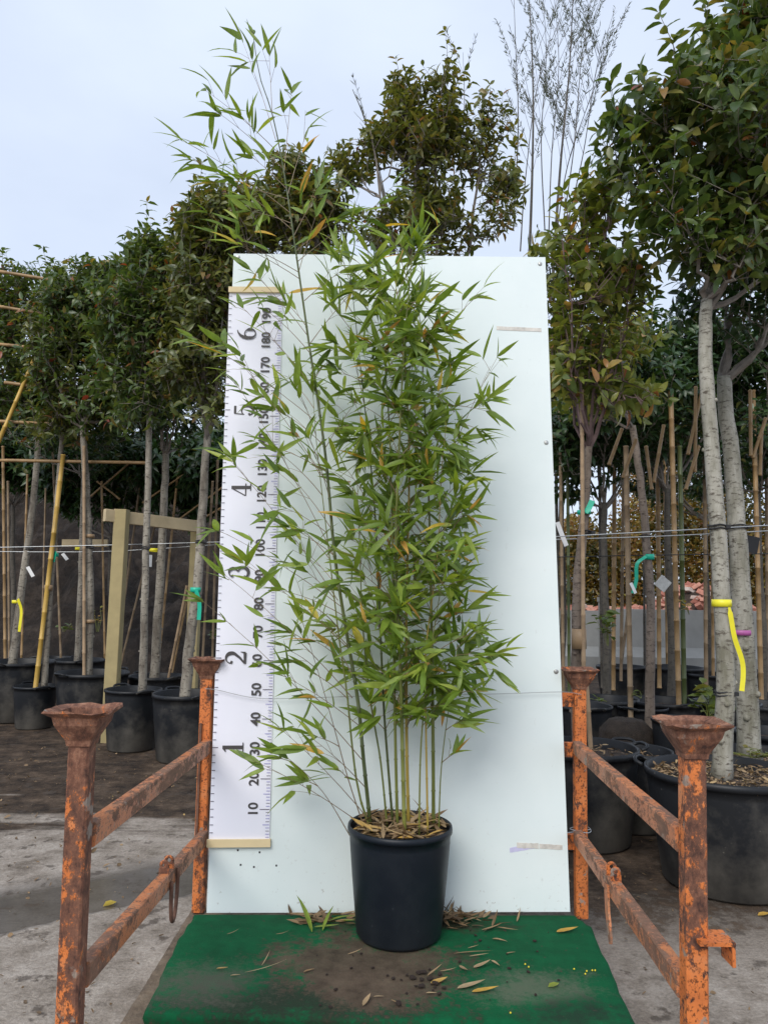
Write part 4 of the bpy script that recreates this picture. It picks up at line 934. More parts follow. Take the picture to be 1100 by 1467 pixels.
make_tree('staked tree with yellowing leaves close beside the board', tr_px([(828,1085),(826,960),(828,830),(838,720),(842,640)], Y3, .41), .028,
          [blob(835,470,52,110,Y3,.4), blob(885,420,58,60,Y3,.4), blob(805,390,48,80,Y3,.35), blob(850,290,34,50,Y3,.3), blob(890,590,60,55,Y3,.35), blob(810,560,40,60,Y3,.3)], 'leaf_autumn', 'bark_brown', 'branch_red', limbs=42, shoots=7, seed=43, leaf=(.05, .085), tonemu=.38, tonesd=.24, spacing=.044, tmpl=ROUND_T, lw=.48, spikes=6)
Y4 = 4.2
make_pot(P(905, 1100, Y4)[0], Y4, .42, .40, 'low black pot with a looped handle between the two larger pots', seed=44, hang=4.6, mulch=90)
Y5 = 5.6
g5 = P(932, 1080, Y5)
make_tree('thin grey-brown tree with a green ribbon leaning over a bare rootball', [Vector((g5[0], Y5, g5[2]))]+[Vector(P(x, y, Y5)) for x, y in ((930,1000),(931,860),(920,720),(906,610))], .033,
          [blob(900,540,75,90,Y5,.5), blob(840,600,50,60,Y5,.4)], 'leaf_autumn', 'bark_brown', limbs=14, shoots=8, seed=45, spacing=.04, tonemu=.4)
# bare rootball
m = MB(); rbx, rby = P(896, 1060, 5.3)[0], 5.3
prof = [(.02,.0),(.15,.0),(.19,.08),(.195,.2),(.175,.32),(.11,.385),(.01,.40)]
m.lathe(prof, 36, (rbx, rby, 0), lambda a, z: .07*math.sin(3*a+z*9)+.05*math.sin(7*a+z*21)); tag(m.build('rootball', M['rootball'], smooth=True, loc=(rbx, rby, 0)), 'dark rounded rootball of soil standing between the black pots', 'rootball')
# hedge-row trees further back, right
for lb, px, Y, fk, bl2, sd_, lm in (('dark-leaved tree among canes nearest the board', 862, 6.6, (865,720), [(835,650,65,85,.8),(880,570,80,90,.8)], 51, 'leaf_dark'),
                              ('dark-leaved tree with hanging cut canes in its crown', 955, 6.9, (955,700), [(950,620,90,110,.8),(1000,530,80,100,.7),(920,530,70,80,.6)], 52, 'leaf_dark'),
                              ('dark-leaved tree behind the two pale trunks', 1085, 7.2, (1085,700), [(1080,620,100,120,.8),(1140,500,90,110,.7),(1050,540,70,90,.7)], 53, 'leaf_dark'),
                              ('olive-leaved tree half hidden behind the right edge of the board', 800, 8.2, (805,640), [(790,600,60,100,.7),(850,560,70,70,.6)], 54, 'leaf_olive'),
                              ('broad dark evergreen behind the whole cane row', 1010, 9.6, (1010,740), [(1000,650,120,85,1.0),(880,660,80,85,1.0),(1110,640,90,95,1.0),(930,600,90,80,.9)], 56, 'leaf_dark')):
    far_tree(lb, px, Y, fk, .034, bl2, sd_, leafmat=lm, bark='bark_dark', limbs=44 if sd_ != 56 else 90, shoots=13, leaf=(.06, .105), spikes=5)
# laurels behind on the left
for lb, px, Y, fk, bl2, sd_ in (('glossy laurel trained on canes in front of the soil bank', 160, 9.6, (160,770), [(150,705,90,70,.8),(90,670,70,50,.7),(200,680,60,60,.7)], 61),
                           ('glossy laurel on canes behind the curved trunk', 275, 9.2, (275,780), [(275,705,70,85,.8),(320,690,55,90,.8),(225,690,55,70,.7)], 62),
                           ('glossy laurel on canes behind the yellow-ribboned tree', 20, 10.0, (20,720), [(20,665,90,50,.7)], 63)):
    far_tree(lb, px, Y, fk, .035, bl2, sd_, leafmat='leaf_dark', bark='bark_dark', limbs=44, shoots=13, leaf=(.09, .15), lw=.4)
# bare willow-like stems, very tall and thin
def willow(label, px, Y, stems_, seed, leafy):
    r_ = random.Random(seed); base = Vector((P(px, 900, Y)[0], Y, 0)); root = empty('tall_sapling', base, label, 'tree', None); m = MB(); LP, LD = [], []
    main = None
    for si, pts in enumerate(stems_):
        q = smooth_path([Vector(P(x, y, Y+.15*si)) for x, y in pts], 6)
        if si == 0: q = [base]+q
        n = len(q); r0 = .018 if si == 0 else .008
        m.tube(q, [r0*(1-.8*i/(n-1)) for i in range(n)], 5)
        for k in range(leafy):
            i = r_.randrange(n//3, n-1); p = q[i]; s = r_.choice((-1, 1)); d = Vector((s*r_.uniform(.05, .38), r_.gauss(0, .25), 1)).normalized(); L_ = r_.uniform(.3, 1.1)
            tw = [p, p+d*L_*.5+Vector((s*.02, 0, 0)), p+d*L_+Vector((s*.08*L_, 0, -.06*L_))]; m.tube(smooth_path(tw, 3), .0024, 3, cap=False)
            for j in range(int(L_*45)):
                t = r_.uniform(.35, 1); a = r_.uniform(0, 6.28); LP.append(tuple(tw[0].lerp(tw[2], t))); LD.append((math.cos(a)*.6+d.x, math.sin(a)*.6+d.y, d.z*.8))
    m.build('trunk', M['bark_dark'], root)
    LP, LD = np.array(LP), np.array(LD); N = len(LP); V, F_ = leaf_arrays(LP, LD, rng.normal(0, 1, (N, 3)), rng.uniform(.035, .08, N), rng.uniform(.006, .011, N), rng.uniform(0, .3, N), BROAD_T, .2)
    o = bpy.data.objects.new('crown', leaf_mesh('crown', V, F_, rng.uniform(0, 1, N), M['leaf_willow'])); COL.objects.link(o); o.parent = root; o.location = -base
willow('very tall bare thin sapling with needle-like leaves behind the board', 758, 7.6, [[(756,420),(762,250),(763,120),(756,-40)], [(735,330),(742,180),(738,60),(735,-30)], [(745,360),(752,260),(770,120),(800,30)]], 71, 9)
willow('feathery clump of tall thin stems behind the yellowing tree', 800, 7.9, [[(792,380),(803,230),(815,100),(822,-40)], [(800,360),(822,210),(832,90),(850,-20)], [(785,360),(790,220),(800,90),(790,-40)], [(810,330),(835,220),(850,120),(862,60)], [(795,350),(812,240),(842,150),(868,90)], [(780,330),(775,200),(782,80),(776,-20)]], 72, 16)
willow('sparse twiggy sapling behind the many-stemmed tree', 560, 8.4, [[(560,330),(540,240),(522,170),(505,128)], [(560,320),(545,250),(530,190),(507,160)], [(660,260),(665,150),(663,75)]], 73, 2)

# ------------------------------------------------------------------ canes, stakes, ties
def cane(pts, Y, r, mat, label, group=None, name='bamboo_cane', ground=False, dy=0, top=None):
    q = [Vector(P(x, y, Y)) for x, y in pts]
    if len(q) > 1: q[-1].y += dy
    if ground:
        d = q[0]-q[-1]; q[0] = q[0] + d*((ground-q[0].z)/d.z) if abs(d.z) > 1e-6 else q[0]
    L_ = (q[-1]-q[0]).length; k = max(2, int(L_/.22)); pp, rr = [], []
    for i in range(k+1):
        p = q[0].lerp(q[-1], i/k) if len(q) == 2 else smooth_path(q, 8)[int(round(i/k*8*(len(q)-1)))]
        for s, f in ((-.006, 1), (0, 1.2), (.006, 1)): pp.append(p+(q[-1]-q[0]).normalized()*s); rr.append(r*f*rnd.uniform(.93, 1.05))
    m = MB(); m.tube(pp, rr, 7); o = m.build(name, M[mat], loc=q[0], smooth=True); tag(o, label, 'cane', group); return o
gl = 'canes of the espalier frame'
for a, c_, lb in (((-30,384),(86,403),'uppermost horizontal cane of the espalier frame'), ((-30,434),(76,452),'second horizontal cane down on the espalier frame'), ((-30,490),(56,499),'third horizontal cane down on the espalier frame'), ((8,548),(106,561),'fourth horizontal cane down on the espalier frame'), ((-30,602),(90,608),'fifth horizontal cane down on the espalier frame'), ((-30,659),(212,663),'lowest long horizontal cane of the espalier frame')):
    cane([a, c_], YA-.42, .0155, 'cane', lb)
cane([(-8,648),(70,468)], YA-.47, .019, 'cane_yellow', 'slanting yellow cane crossing the espalier frame')
cane([(52,982),(91,652)], YBp-.05, .021, 'cane_yellow', 'thick yellow cane bound to the young tree with brown tape', ground=.3)
cane([(121,965),(121,640)], YC-.06, .014, 'stake', 'light brown cane bound to the grey-stemmed tree', ground=.44)
grl, grr = 'canes among the back rows by the soil bank', 'upright canes in the cane row by the concrete wall'
for x0, y0, x1, y1, Y, r, mt in ((8,945,5,640,7.9,.016,'cane'), (14,960,12,690,7.6,.012,'cane_dull'), (32,920,40,680,8.6,.013,'cane'), (87,920,76,640,9.0,.014,'cane_dull'), (150,905,146,690,8.6,.012,'cane'), (172,910,205,665,9.3,.013,'cane_dull'), (185,905,240,680,9.3,.013,'cane_dull'), (232,905,258,650,8.8,.014,'cane'), (250,930,268,840,7.0,.013,'stake'), (258,910,300,700,9.1,.012,'cane'), (292,920,305,690,8.4,.014,'cane_dull'), (305,930,312,660,8.0,.013,'cane_dull'), (60,930,66,700,9.2,.011,'cane_dull')):
    cane([(x0, y0), (x1, y1)], Y, r, mt, ('pale' if mt == 'cane' else 'grey-brown' if mt == 'cane_dull' else 'short light') + ' slender cane among the back rows by the soil bank', grl, ground=.02)
for a, c_ in (((235,760),(330,690)), ((140,690),(172,715)), ((120,720),(190,660)), ((205,720),(300,655)), ((262,760),(330,720))):
    cane([a, c_], 8.75, .011, 'cane', 'slanting cane tied across the laurels in front of the soil bank', 'slanting canes on the laurels')
for x0, y0, x1, y1, r, mt, lb in ((878,988,880,610,.021,'cane','pale cane standing left of the grey square label, nearest the staked tree'), (889,975,893,640,.017,'cane_dull','dull cane leaning close to the pale cane by the staked tree'),
        (903,1028,896,640,.020,'cane_dull','dark weathered cane rising beside the rootball'), (944,985,941,600,.022,'cane','golden cane rising just behind the grey square label'), (972,1018,960,560,.021,'cane','tall golden cane tied to a green-brown stem'),
        (980,1015,973,640,.019,'culm_dark','green-brown stem tied to the tall golden cane'), (1011,990,1008,560,.019,'cane_dull','dull cane standing just left of the pale trunks'), (1021,975,1018,600,.017,'cane','thin golden cane half hidden by the nearer pale trunk'),
        (1090,1002,1078,560,.022,'cane','golden cane standing right of the thicker pale trunk'), (1099,990,1097,620,.017,'cane_dull','dull cane beside the golden one right of the pale trunks'), (807,1005,801,560,.015,'cane_dull','thin pinkish cane closest to the board edge'),
        (815,1000,812,590,.014,'culm_dark','thin greenish stem between the board edge and the staked tree'), (888,965,902,850,.016,'cane_dull','short slanting cane in front of the concrete wall'), (923,962,921,640,.015,'bark_dark','black slim stake behind the green ribbon'),
        (955,965,951,650,.015,'cane','slim cane between the grey label and the brick heap'), (862,985,858,640,.016,'bark_dark','dark slim stake right behind the staked tree')):
    yg = G(x0, y0, .34)[1]
    cane([(x0, y0), (x1, y1)], yg, r, mt, lb, grr)
for x0, y0, x1, y1 in ((872,665,890,615), (892,683,910,630), (933,700,925,640), (936,690,950,610), (995,675,996,555), (982,700,1000,640), (1075,652,1074,560), (1078,655,1096,600), (1088,680,1090,620), (985,650,1005,560)):
    cane([(x0, y0), (x1, y1)], 4.6, .011, 'cane', 'short cut cane hanging among the branches beside the pale trunks', 'short cut canes hanging in the branches')
cane([(836,1060),(833,560)], Y3-.045, .011, 'stake', 'weathered straight stake bound to the yellowing tree', ground=.42)
cane([(846,1078),(838,960)], Y3+.12, .013, 'stake', 'short taped stake below the yellowing tree', ground=.40)

def strip(name, pts, Y, wd, mat, label, cat='ribbon', th=.0008):
    q = smooth_path([Vector(P(x, y, Y)) for x, y in pts], 4); m = MB(); m.ribbon(q, wd, (.8, .5, .3), th); return tag(m.build(name, M[mat], loc=q[0]), label, cat)
def band(px, py, Y, r, hh, mat, label, tail=None, tw=.02, name='ribbon', cat='ribbon'):
    c0 = Vector(P(px, py, Y)); root = empty(name, c0, label, cat); m = MB()
    m.lathe([(r, -hh/2), (r*1.05, -hh/2), (r*1.06, 0), (r*1.05, hh/2), (r, hh/2)], 14, c0); m.build('knotted_band', M[mat], root, smooth=True)
    if tail:
        q = smooth_path([Vector(P(x, y, Y-r*1.15)) for x, y in tail], 4); m = MB(); m.ribbon(q, tw, (.9, -.4, .1)); m.build('tail', M[mat], root)
    return root
band(24, 862, YA, .037, .03, 'ribbon_yellow', 'yellow ribbon tied round the leaning grey trunk', [(26,858),(31,875),(28,905)], .035)
band(281, 845, YE, .040, .035, 'ribbon_green', 'green ribbon tied round the curved trunk by the chart', [(281,845),(286,865),(285,888)], .035)
band(79, 795, YBp, .030, .03, 'ribbon_green', 'green ribbon tied to the young tree beside the yellow cane', [(80,790),(77,805)], .03)
band(113, 786, YF, .034, .03, 'ribbon_yellow', 'yellow tie on the dark slim tree behind')
band(221, 788, YG, .040, .03, 'ribbon_yellow', 'yellow tape round the tree behind the timber frame')
band(129, 768, YC, .040, .03, 'ribbon_brown', 'brown tape wrapped high round the grey stem and its cane', name='tape', cat='tape')
band(129, 890, YC, .042, .03, 'ribbon_brown', 'brown tape wrapped low round the grey stem and its cane', name='tape', cat='tape')
band(70, 842, YBp-.03, .034, .05, 'ribbon_brown', 'brown tape binding the thick yellow cane', name='tape', cat='tape')
band(1033, 864, Y1, .040, .032, 'ribbon_yellow', 'bright yellow ribbon tied round the nearer pale trunk', [(1044,870),(1047,888),(1052,915),(1062,945),(1064,965),(1062,990)], [.010,.012]+[.02]*19)
band(1060, 906, Y2, .054, .026, 'ribbon_purple', 'purple ribbon tied round the thicker pale trunk')
band(929, 798, Y5, .036, .04, 'ribbon_green', 'green ribbon tied round the thin leaning tree', [(925,797),(912,808),(911,830),(906,850)], .026)
band(836, 734, Y3, .034, .02, 'ribbon_green', 'green ribbon tied round the staked tree by the board', [(838,734),(843,728),(848,717)], .03)
band(829, 915, Y3-.015, .035, .10, 'ribbon_brown', 'wide brown tape round the staked tree and its stake', name='tape', cat='tape')
strip('plant_tag', [(798,748),(803,762),(811,782)], 3.9, .03, 'plastic_white', 'white plastic plant tag hanging beside the board edge', 'plant tag')
for pts, Y, lb in (([(90,793),(97,802)], 7.0, 'white plant tag hanging beside the green-ribboned young tree'), ([(40,812),(48,826)], 6.8, 'white plant tag hanging by the leaning grey trunk'), ([(216,795),(215,812)], 6.6, 'white plant tag hanging by the trunk behind the frame'), ([(903,835),(910,850)], 5.5, 'white plant tag hanging below the green ribbon tail')):
    strip('plant_tag', pts, Y, .03, 'plastic_white', lb, 'plant tag')
m = MB(); c0 = Vector(P(949, 836, 5.2)); m.box(c0, (.085, .003, .085), Matrix.Rotation(R(40), 3, 'Y')); tag(m.build('plant_label', M['label'], loc=c0), 'square grey printed label hanging among the canes', 'label')
m = MB(); c0 = Vector(P(1076, 780, 5.0)); m.box(c0, (.09, .003, .11), Matrix.Rotation(R(12), 3, 'Y')); tag(m.build('plant_label', M['black'], loc=c0), 'dark printed label hanging beside the thicker pale trunk', 'label')
# trellis wires with black ties
def wire_px(pts, Y, label, mat='wire', r=.003):
    q = [Vector(P(x, y, Y)) for x, y in pts]; m = MB(); m.tube(smooth_path(q, 5), r, 5); return tag(m.build('trellis_wire', M[mat], loc=q[0]), label, 'wire')
wire_px([(-40,785),(150,781),(330,776)], 6.45, 'upper silver trellis wire strung between the left trees'); wire_px([(-40,790),(150,790),(330,779)], 7.2, 'lower silver trellis wire strung between the left trees')
wire_px([(795,769),(950,761),(1130,751)], 3.86, 'upper silver trellis wire strung past the pale trunks'); wire_px([(795,773),(950,768),(1130,759)], 4.12, 'lower silver trellis wire strung past the pale trunks')
wire_px([(795,798),(950,795),(1130,793)], 5.8, 'dark trellis wire strung along the cane row', 'black', .004)
def tie(px, py, Y, r, label):
    c0 = Vector(P(px, py, Y)); m = MB()
    for z in (-.008, .006): m.tube([c0+Vector((math.cos(a)*r, math.sin(a)*r, z+.003*math.sin(a*3))) for a in np.linspace(0, 2*math.pi, 16)], .004, 5, cap=False)
    m.box(c0+Vector((r, -r*.6, 0)), (.02, .02, .016)); tag(m.build('tie', M['black'], loc=c0), label, 'tie')
for px, py, Y, r, lb in ((1026,755,Y1,.038,'black chain tie round the nearer pale trunk'), (1054,755,Y2,.053,'black chain tie round the thicker pale trunk'), (838,763,Y3,.034,'black tie round the staked tree'), (922,768,Y5,.034,'black tie round the thin leaning tree'), (288,776,YE,.038,'black tie round the curved trunk'), (209,785,YD,.030,'black tie round the slim straight tree'), (128,784,YC,.038,'black tie round the grey-stemmed tree'), (42,786,YA,.036,'black tie round the leaning grey trunk'), (1037,993,Y1,.039,'black tie low on the nearer pale trunk')):
    tie(px, py, Y, r, lb)

# timber frame
fr = empty('timber_support', (P(167, 1060, 6.25)[0], 6.25, 0), 'pale timber goal-shaped frame standing among the potted trees', 'frame')
xl, xr = P(167, 860, 6.25)[0], P(279, 860, 6.9)[0]
zt = P(167, 730, 6.25)[2]; m = MB(); m.bar((xl, 6.25, 0), (xl+.01, 6.25, zt), .1, .1, up=(0,1,0), bev=.004); m.build('post', M['wood_green'], fr)
m = MB(); m.bar((xr, 6.9, 0), (xr, 6.9, zt-.02), .1, .1, up=(0,1,0), bev=.004); m.build('post', M['wood_green'], fr)
m = MB(); m.bar((xl-.1, 6.16, zt-.055), (xr+.07, 6.84, zt-.085), .045, .1, bev=.003); m.build('crossbeam', M['wood'], fr)
m = MB(); m.bar(P(90, 778, 9.5), P(155, 778, 9.5), .04, .09); o = m.build('crossbeam', M['wood'], None, loc=P(90, 778, 9.5)); o.name = 'timber_rail'; tag(o, 'short brown timber rail in front of the soil bank', 'rail')
m = MB(); m.bar(G(172, 912), G(262, 920), .06, .05); q = m.build('timber_offcut', M['wood'], loc=G(172, 912)); q.location.z += .47; tag(q, 'pale timber board lying across the back pots', 'timber board')

# more pots, back rows
gb = 'black pots in the back row by the soil bank'
for i, (px, py, dia, h) in enumerate(((78,945,.36,.33), (93,950,.44,.36), (150,952,.44,.36), (195,962,.56,.40), (248,962,.44,.36), (300,960,.4,.34), (320,985,.44,.36), (62,995,.5,.40), (5,940,.4,.34))):
    g_ = G(px, py); make_pot(g_[0], g_[1]+dia*.4, dia, h, 'black plastic pot in the back row by the soil bank', gb, handles=0, seed=80+i, n=24)
gr_ = 'black pots in the cane row by the concrete wall'
for i, (px, py, wpx, h, lb) in enumerate(((866,1000,92,.42,'black pot behind the orange back right post'), (952,1003,100,.42,'black pot holding the golden canes'), (966,955,80,.46,'tall black pot against the concrete wall'), (890,954,70,.42,'small black pot against the concrete wall below the short slanting cane'),
        (1018,965,70,.42,'black pot seen between the canes and the nearer pale trunk'), (975,1030,82,.42,'grey dusty pot right behind the leafy green shoot'), (1094,1008,96,.42,'black pot right of the thicker pale trunk'), (1040,1005,92,.42,'black pot hidden mostly by the two pale trunks'),
        (1110,1048,110,.42,'black pot at the edge of the row behind the seedling pot'), (835,1010,80,.42,'black pot partly hidden by the board edge'), (1085,962,70,.42,'black pot at the far end of the cane row'), (920,1012,70,.40,'black pot below the green ribbon tail'))):
    g_ = G(px, py, h); make_pot(g_[0], g_[1], wpx*g_[1]/FPX, h, lb, gr_, handles=i % 2, seed=100+i, n=28, hang=rnd.uniform(3.5, 5.5))
# young plants
def sprout(px, py, Y, n_, L, label, spread=.6, mat='leaf_green', hgt=.12, tone=.6, name='young_plant'):
    c0 = Vector(P(px, py, Y)); root = empty(name, c0, label, 'plant'); m = MB(); pos, d = [], []
    for i in range(max(2, n_//5)):
        t = c0+Vector((rnd.gauss(0, spread*.12), rnd.gauss(0, spread*.12), hgt*rnd.uniform(.5, 1.1))); m.tube([c0+Vector((rnd.gauss(0, .01), 0, 0)), c0.lerp(t, .5)+Vector((rnd.gauss(0, .01), 0, .01)), t], [.003, .0025, .0015], 4)
        for k in range(5):
            a = rnd.uniform(0, 6.28); pos.append(tuple(c0.lerp(t, rnd.uniform(.4, 1)))); d.append((math.cos(a), math.sin(a), rnd.uniform(-.1, .6)))
    m.build('stem', M['culm_green'], root); pos, d = np.array(pos), np.array(d); N = len(pos); nr = rng.normal(0, .4, (N, 3)); nr[:, 2] += 1
    V, F_ = leaf_arrays(pos, d, nr, rng.uniform(.7, 1.1, N)*L, rng.uniform(.4, .55, N)*L, rng.uniform(.1, .4, N), BROAD_T, .25)
    o = bpy.data.objects.new('foliage', leaf_mesh('foliage', V, F_, np.clip(rng.normal(tone, .15, N), 0, .9), M[mat])); COL.objects.link(o); o.parent = root; o.location = -c0
sprout(1015, 1030, 4.4, 45, .095, 'bright leafy green shoot growing behind the front right post cup', hgt=.2)
sprout(1078, 1085, 3.9, 40, .035, 'low light-green seedlings beside the thicker pale trunk', hgt=.03, spread=1.0, tone=.85)
sprout(1098, 1082, 3.85, 25, .035, 'tuft of light-green seedlings at the rim of the seedling pot', hgt=.03, spread=.6, tone=.85)
sprout(862, 1005, 5.2, 12, .04, 'small sprout in the row behind the orange back right post', hgt=.06)
sprout(872, 925, 6.0, 26, .11, 'arching leafy green shoot in front of the concrete wall', hgt=.35)
sprout(918, 1000, 5.6, 14, .04, 'little weed tuft in a pot of the cane row', hgt=.05)
sprout(92, 905, 9.4, 20, .07, 'green weed tuft in a back-row pot', hgt=.1); sprout(302, 915, 9.0, 24, .08, 'green weed tuft in the pot beside the chart', hgt=.12)
sprout(988, 880, 5.0, 10, .05, 'wine-red leafed twig between the canes', mat='leaf_autumn', tone=.92, hgt=.12)
sprout(140, 905, 7.8, 20, .05, 'red-leafed twiggy plant beside the timber post', mat='leaf_autumn', tone=.93, hgt=.3)

# red leaf tufts are part of the crowns; concrete wall, brick pile, autumn hedge -----------------
WY = 12.6
cw = empty('concrete_wall', (4.2, WY, 0), 'low grey concrete block wall behind the cane row', 'wall')
zt = P(1000, 876, WY)[2]
xs = [1.2, 3.6, 6.1, 8.7, 11.2]
for i in range(len(xs)-1):
    m = MB(); x0, x1 = xs[i]+.012, xs[i+1]-.012; hh = zt+(.02 if i % 2 else -.015)
    prof = [(-.42, 0), (-.42, .28), (-.16, .42), (-.1, hh), (.1, hh), (.16, .42), (.42, .28), (.42, 0)]
    vs = [(x0, WY+a, z) for a, z in prof]+[(x1, WY+a, z) for a, z in prof]; n = len(prof)
    m.add(vs, [(k, k+1, k+1+n, k+n) for k in range(n-1)]+[tuple(range(n)), tuple(range(n, 2*n))[::-1]]); m.build('barrier_block', M['concrete_wall'], cw)
bp = empty('brick_pile', (P(950, 850, 14.2)[0], 14.2, 0), 'heap of broken red bricks behind the concrete wall', 'brick pile')
bme = []
for i in range(6):
    m = MB(); r_ = random.Random(i); sx, sy, sz = .215*r_.uniform(.6, 1), .1025, .068
    pts = [Vector((a*sx/2*(1+r_.uniform(-.08, .05)), b*sy/2*(1+r_.uniform(-.08, .05)), c_*sz/2*(1+r_.uniform(-.1, .05)))) for a, b, c_ in ((-1,-1,-1),(1,-1,-1),(1,1,-1),(-1,1,-1),(-1,-1,1),(1,-1,1),(1,1,1),(-1,1,1))]
    m.hexa(pts[:4], pts[4:]); o = m.build('brick', M['brick'], None); bme.append(o.data); bpy.data.objects.remove(o)
def pile_h(x):
    z = np.interp(x, [P(v, 850, 14.2)[0] for v in (780, 830, 870, 930, 960, 985, 1010, 1040, 1080)], [P(900, v, 14.2)[2] for v in (880, 868, 872, 868, 848, 832, 838, 850, 868)]); return float(z)
m = MB(); xa, xb = P(770, 850, 14.2)[0], P(1110, 850, 14.2)[0]; nx, ny = 40, 10; vs = []; fs = []
for j in range(ny+1):
    for i in range(nx+1):
        x = xa+(xb-xa)*i/nx; t = j/ny; y = 13.3+2.0*t; vs.append((x, y, max(0, (pile_h(x)-.08)*min(1, (.45+1.6*t) if t < .5 else (1.6-t)))))
for j in range(ny):
    for i in range(nx): a = j*(nx+1)+i; fs.append((a, a+1, a+nx+2, a+nx+1))
m.add(vs, fs); m.build('rubble_core', M['soil'], bp)
for i in range(290):
    x = rnd.uniform(P(800, 850, 14.2)[0], P(1090, 850, 14.2)[0]); t = rnd.uniform(.05, .6); y = 13.3+2*t; z = (pile_h(x)-.08)*min(1, .45+1.6*t)+rnd.uniform(0, .05)
    o = bpy.data.objects.new('brick', rnd.choice(bme)); COL.objects.link(o); o.parent = bp; o.location = Vector((x, y, z))-Vector(bp.location); o.rotation_euler = (rnd.uniform(-.8, .8), rnd.uniform(-.8, .8), rnd.uniform(0, 6.28))
def hedge(label, px0, px1, ytop, Y, dep, N, mat, leaf, seed, z0=0.3, name='hedge'):
    g = np.random.default_rng(seed); x0, x1 = P(px0, 800, Y)[0], P(px1, 800, Y)[0]; zt_ = P((px0+px1)/2, ytop, Y)[2]
    root = empty(name, ((x0+x1)/2, Y, 0), label, 'hedge')
    x = g.uniform(x0, x1, N); y = Y+g.uniform(0, dep, N); top = zt_*(.82+.22*np.sin(x*1.3+seed)+.12*np.sin(x*3.1))
    z = z0+(top-z0)*g.uniform(0, 1, N)**.8; pos = np.stack([x, y, z], 1); cl = np.sin(x*2.7+z*2.1)*np.sin(z*3.3-x*1.1)
    V, F_ = leaf_arrays(pos, g.normal(0, 1, (N, 3)), g.normal(0, 1, (N, 3)), g.uniform(.7, 1.2, N)*leaf, g.uniform(.4, .6, N)*leaf, g.uniform(.1, .4, N), BROAD_T, .3)
    o = bpy.data.objects.new('foliage', leaf_mesh('foliage', V, F_, np.clip(.5+.3*cl+g.normal(0, .18, N), 0, 1), M[mat])); COL.objects.link(o); o.parent = root; o.location = -Vector(root.location)
    m = MB()
    for i in range(26):
        xx = x0+(x1-x0)*(i+.5)/26+g.uniform(-.2, .2); q = Vector((xx, Y+dep*.5+g.uniform(-.3, .3), 0)); m.tube([q, q+Vector((g.normal(0, .15), 0, zt_*.5)), q+Vector((g.normal(0, .3), 0, zt_*.85))], [.03, .02, .008], 5)
    m.build('stems', M['bark_dark'], root)
hedge('autumn-coloured hedge of yellow and russet leaves beyond the brick pile', 690, 1220, 655, 17.0, 3.0, 60000, 'leaf_hedge', .11, 5)
hedge('dark evergreen hedge rising above the soil bank', -80, 440, 640, 17.5, 2.0, 24000, 'leaf_dark', .16, 6, z0=2.2)
# pvc standpipe
m = MB(); q0 = Vector(P(861, 862, 11.6)); m.tube([(q0.x, 11.6, 0), (q0.x, 11.6, q0.z), ], .05, 10); m.tube([(q0.x, 11.6, q0.z), (q0.x, 11.6, q0.z+.07)], .065, 10); tag(m.build('standpipe', M['concrete_wall'], loc=(q0.x, 11.6, 0)), 'short grey standpipe in front of the concrete wall', 'pipe')

# ------------------------------------------------------------------ litter on the mat
def leaf_obj(px, py, ang, L, W, tone, label, group, mat='dry_leaf', name='fallen_leaf', lift=.004, curl=-.15, tmpl=BAMBOO_T, fold=.35, pitch=0.0, z=None):
    g_ = Vector(G(px, py, MT if z is None else z)); g_.z += lift
    d = Vector((math.cos(ang), math.sin(ang), pitch))
    V, F_ = leaf_arrays(np.zeros((1, 3)), np.array([tuple(d)]), np.array([[0, 0, 1.]]), np.array([L]), np.array([W]), np.array([curl]), tmpl, fold)
    me = leaf_mesh(name, V, F_, np.array([tone]), M[mat]); o = bpy.data.objects.new(name, me); COL.objects.link(o); o.location = g_; return tag(o, label, 'leaf', group)
gd, ld = 'dry leaves scattered on the mat', 'dry curled bamboo leaf lying on the green mat'
for px, py, dg, L, W, t in ((648,1323,-40,.06,.014,.6), (668,1313,-55,.075,.016,.7), (690,1334,5,.07,.01,.6), (712,1330,-40,.08,.012,.55), (740,1322,70,.07,.012,.6), (650,1368,8,.12,.009,.45), (672,1372,3,.06,.008,.75), (658,1385,-70,.055,.018,.6), (678,1388,15,.055,.02,.75), (703,1378,-70,.055,.012,.8), (705,1347,-30,.05,.012,.7), (670,1360,0,.035,.006,.7), (612,1400,40,.06,.01,.6), (630,1393,-10,.05,.007,.7), (555,1320,10,.03,.006,.8), (520,1443,65,.045,.016,.65), (560,1434,-50,.05,.006,.4), (435,1395,30,.035,.01,.5), (310,1390,-20,.04,.009,.9), (330,1400,-5,.03,.006,.8), (325,1340,15,.04,.007,.6), (395,1340,-10,.045,.006,.6), (350,1395,8,.12,.006,.75), (375,1385,75,.06,.004,.75), (535,1430,0,.03,.006,.8), (498,1369,5,.045,.007,.7), (640,1330,-30,.04,.01,.5), (725,1368,10,.03,.005,.7), (610,1425,-10,.03,.007,.8)):
    leaf_obj(px, py, R(dg), L, W*rnd.uniform(.55, .9), t, ld, gd, curl=rnd.uniform(-.3, .05), fold=rnd.uniform(.2, 1.0), pitch=rnd.uniform(0, .12))
leaf_obj(617, 1412, R(28), .055, .02, .95, 'orange-tan leaf lying on soil in front of the pot', None); leaf_obj(655, 1418, R(18), .085, .02, .78, 'pale curled leaf beside the yellow leaf on the mat', None); leaf_obj(676, 1423, R(8), .075, .018, 1.0, 'bright yellow leaf lying flat near the mat front', None); leaf_obj(797, 1337, R(12), .075, .022, 1.0, 'yellow-orange leaf lying near the board right corner', None)
leaf_obj(785, 1416, R(20), .035, .022, .88, 'small lime-green leaf on the worn patch of mat', None, 'bamboo_leaf', tmpl=BROAD_T); leaf_obj(736, 1308, R(5), .07, .03, .5, 'broad brown leaf leaning at the foot of the board', None, tmpl=BROAD_T)
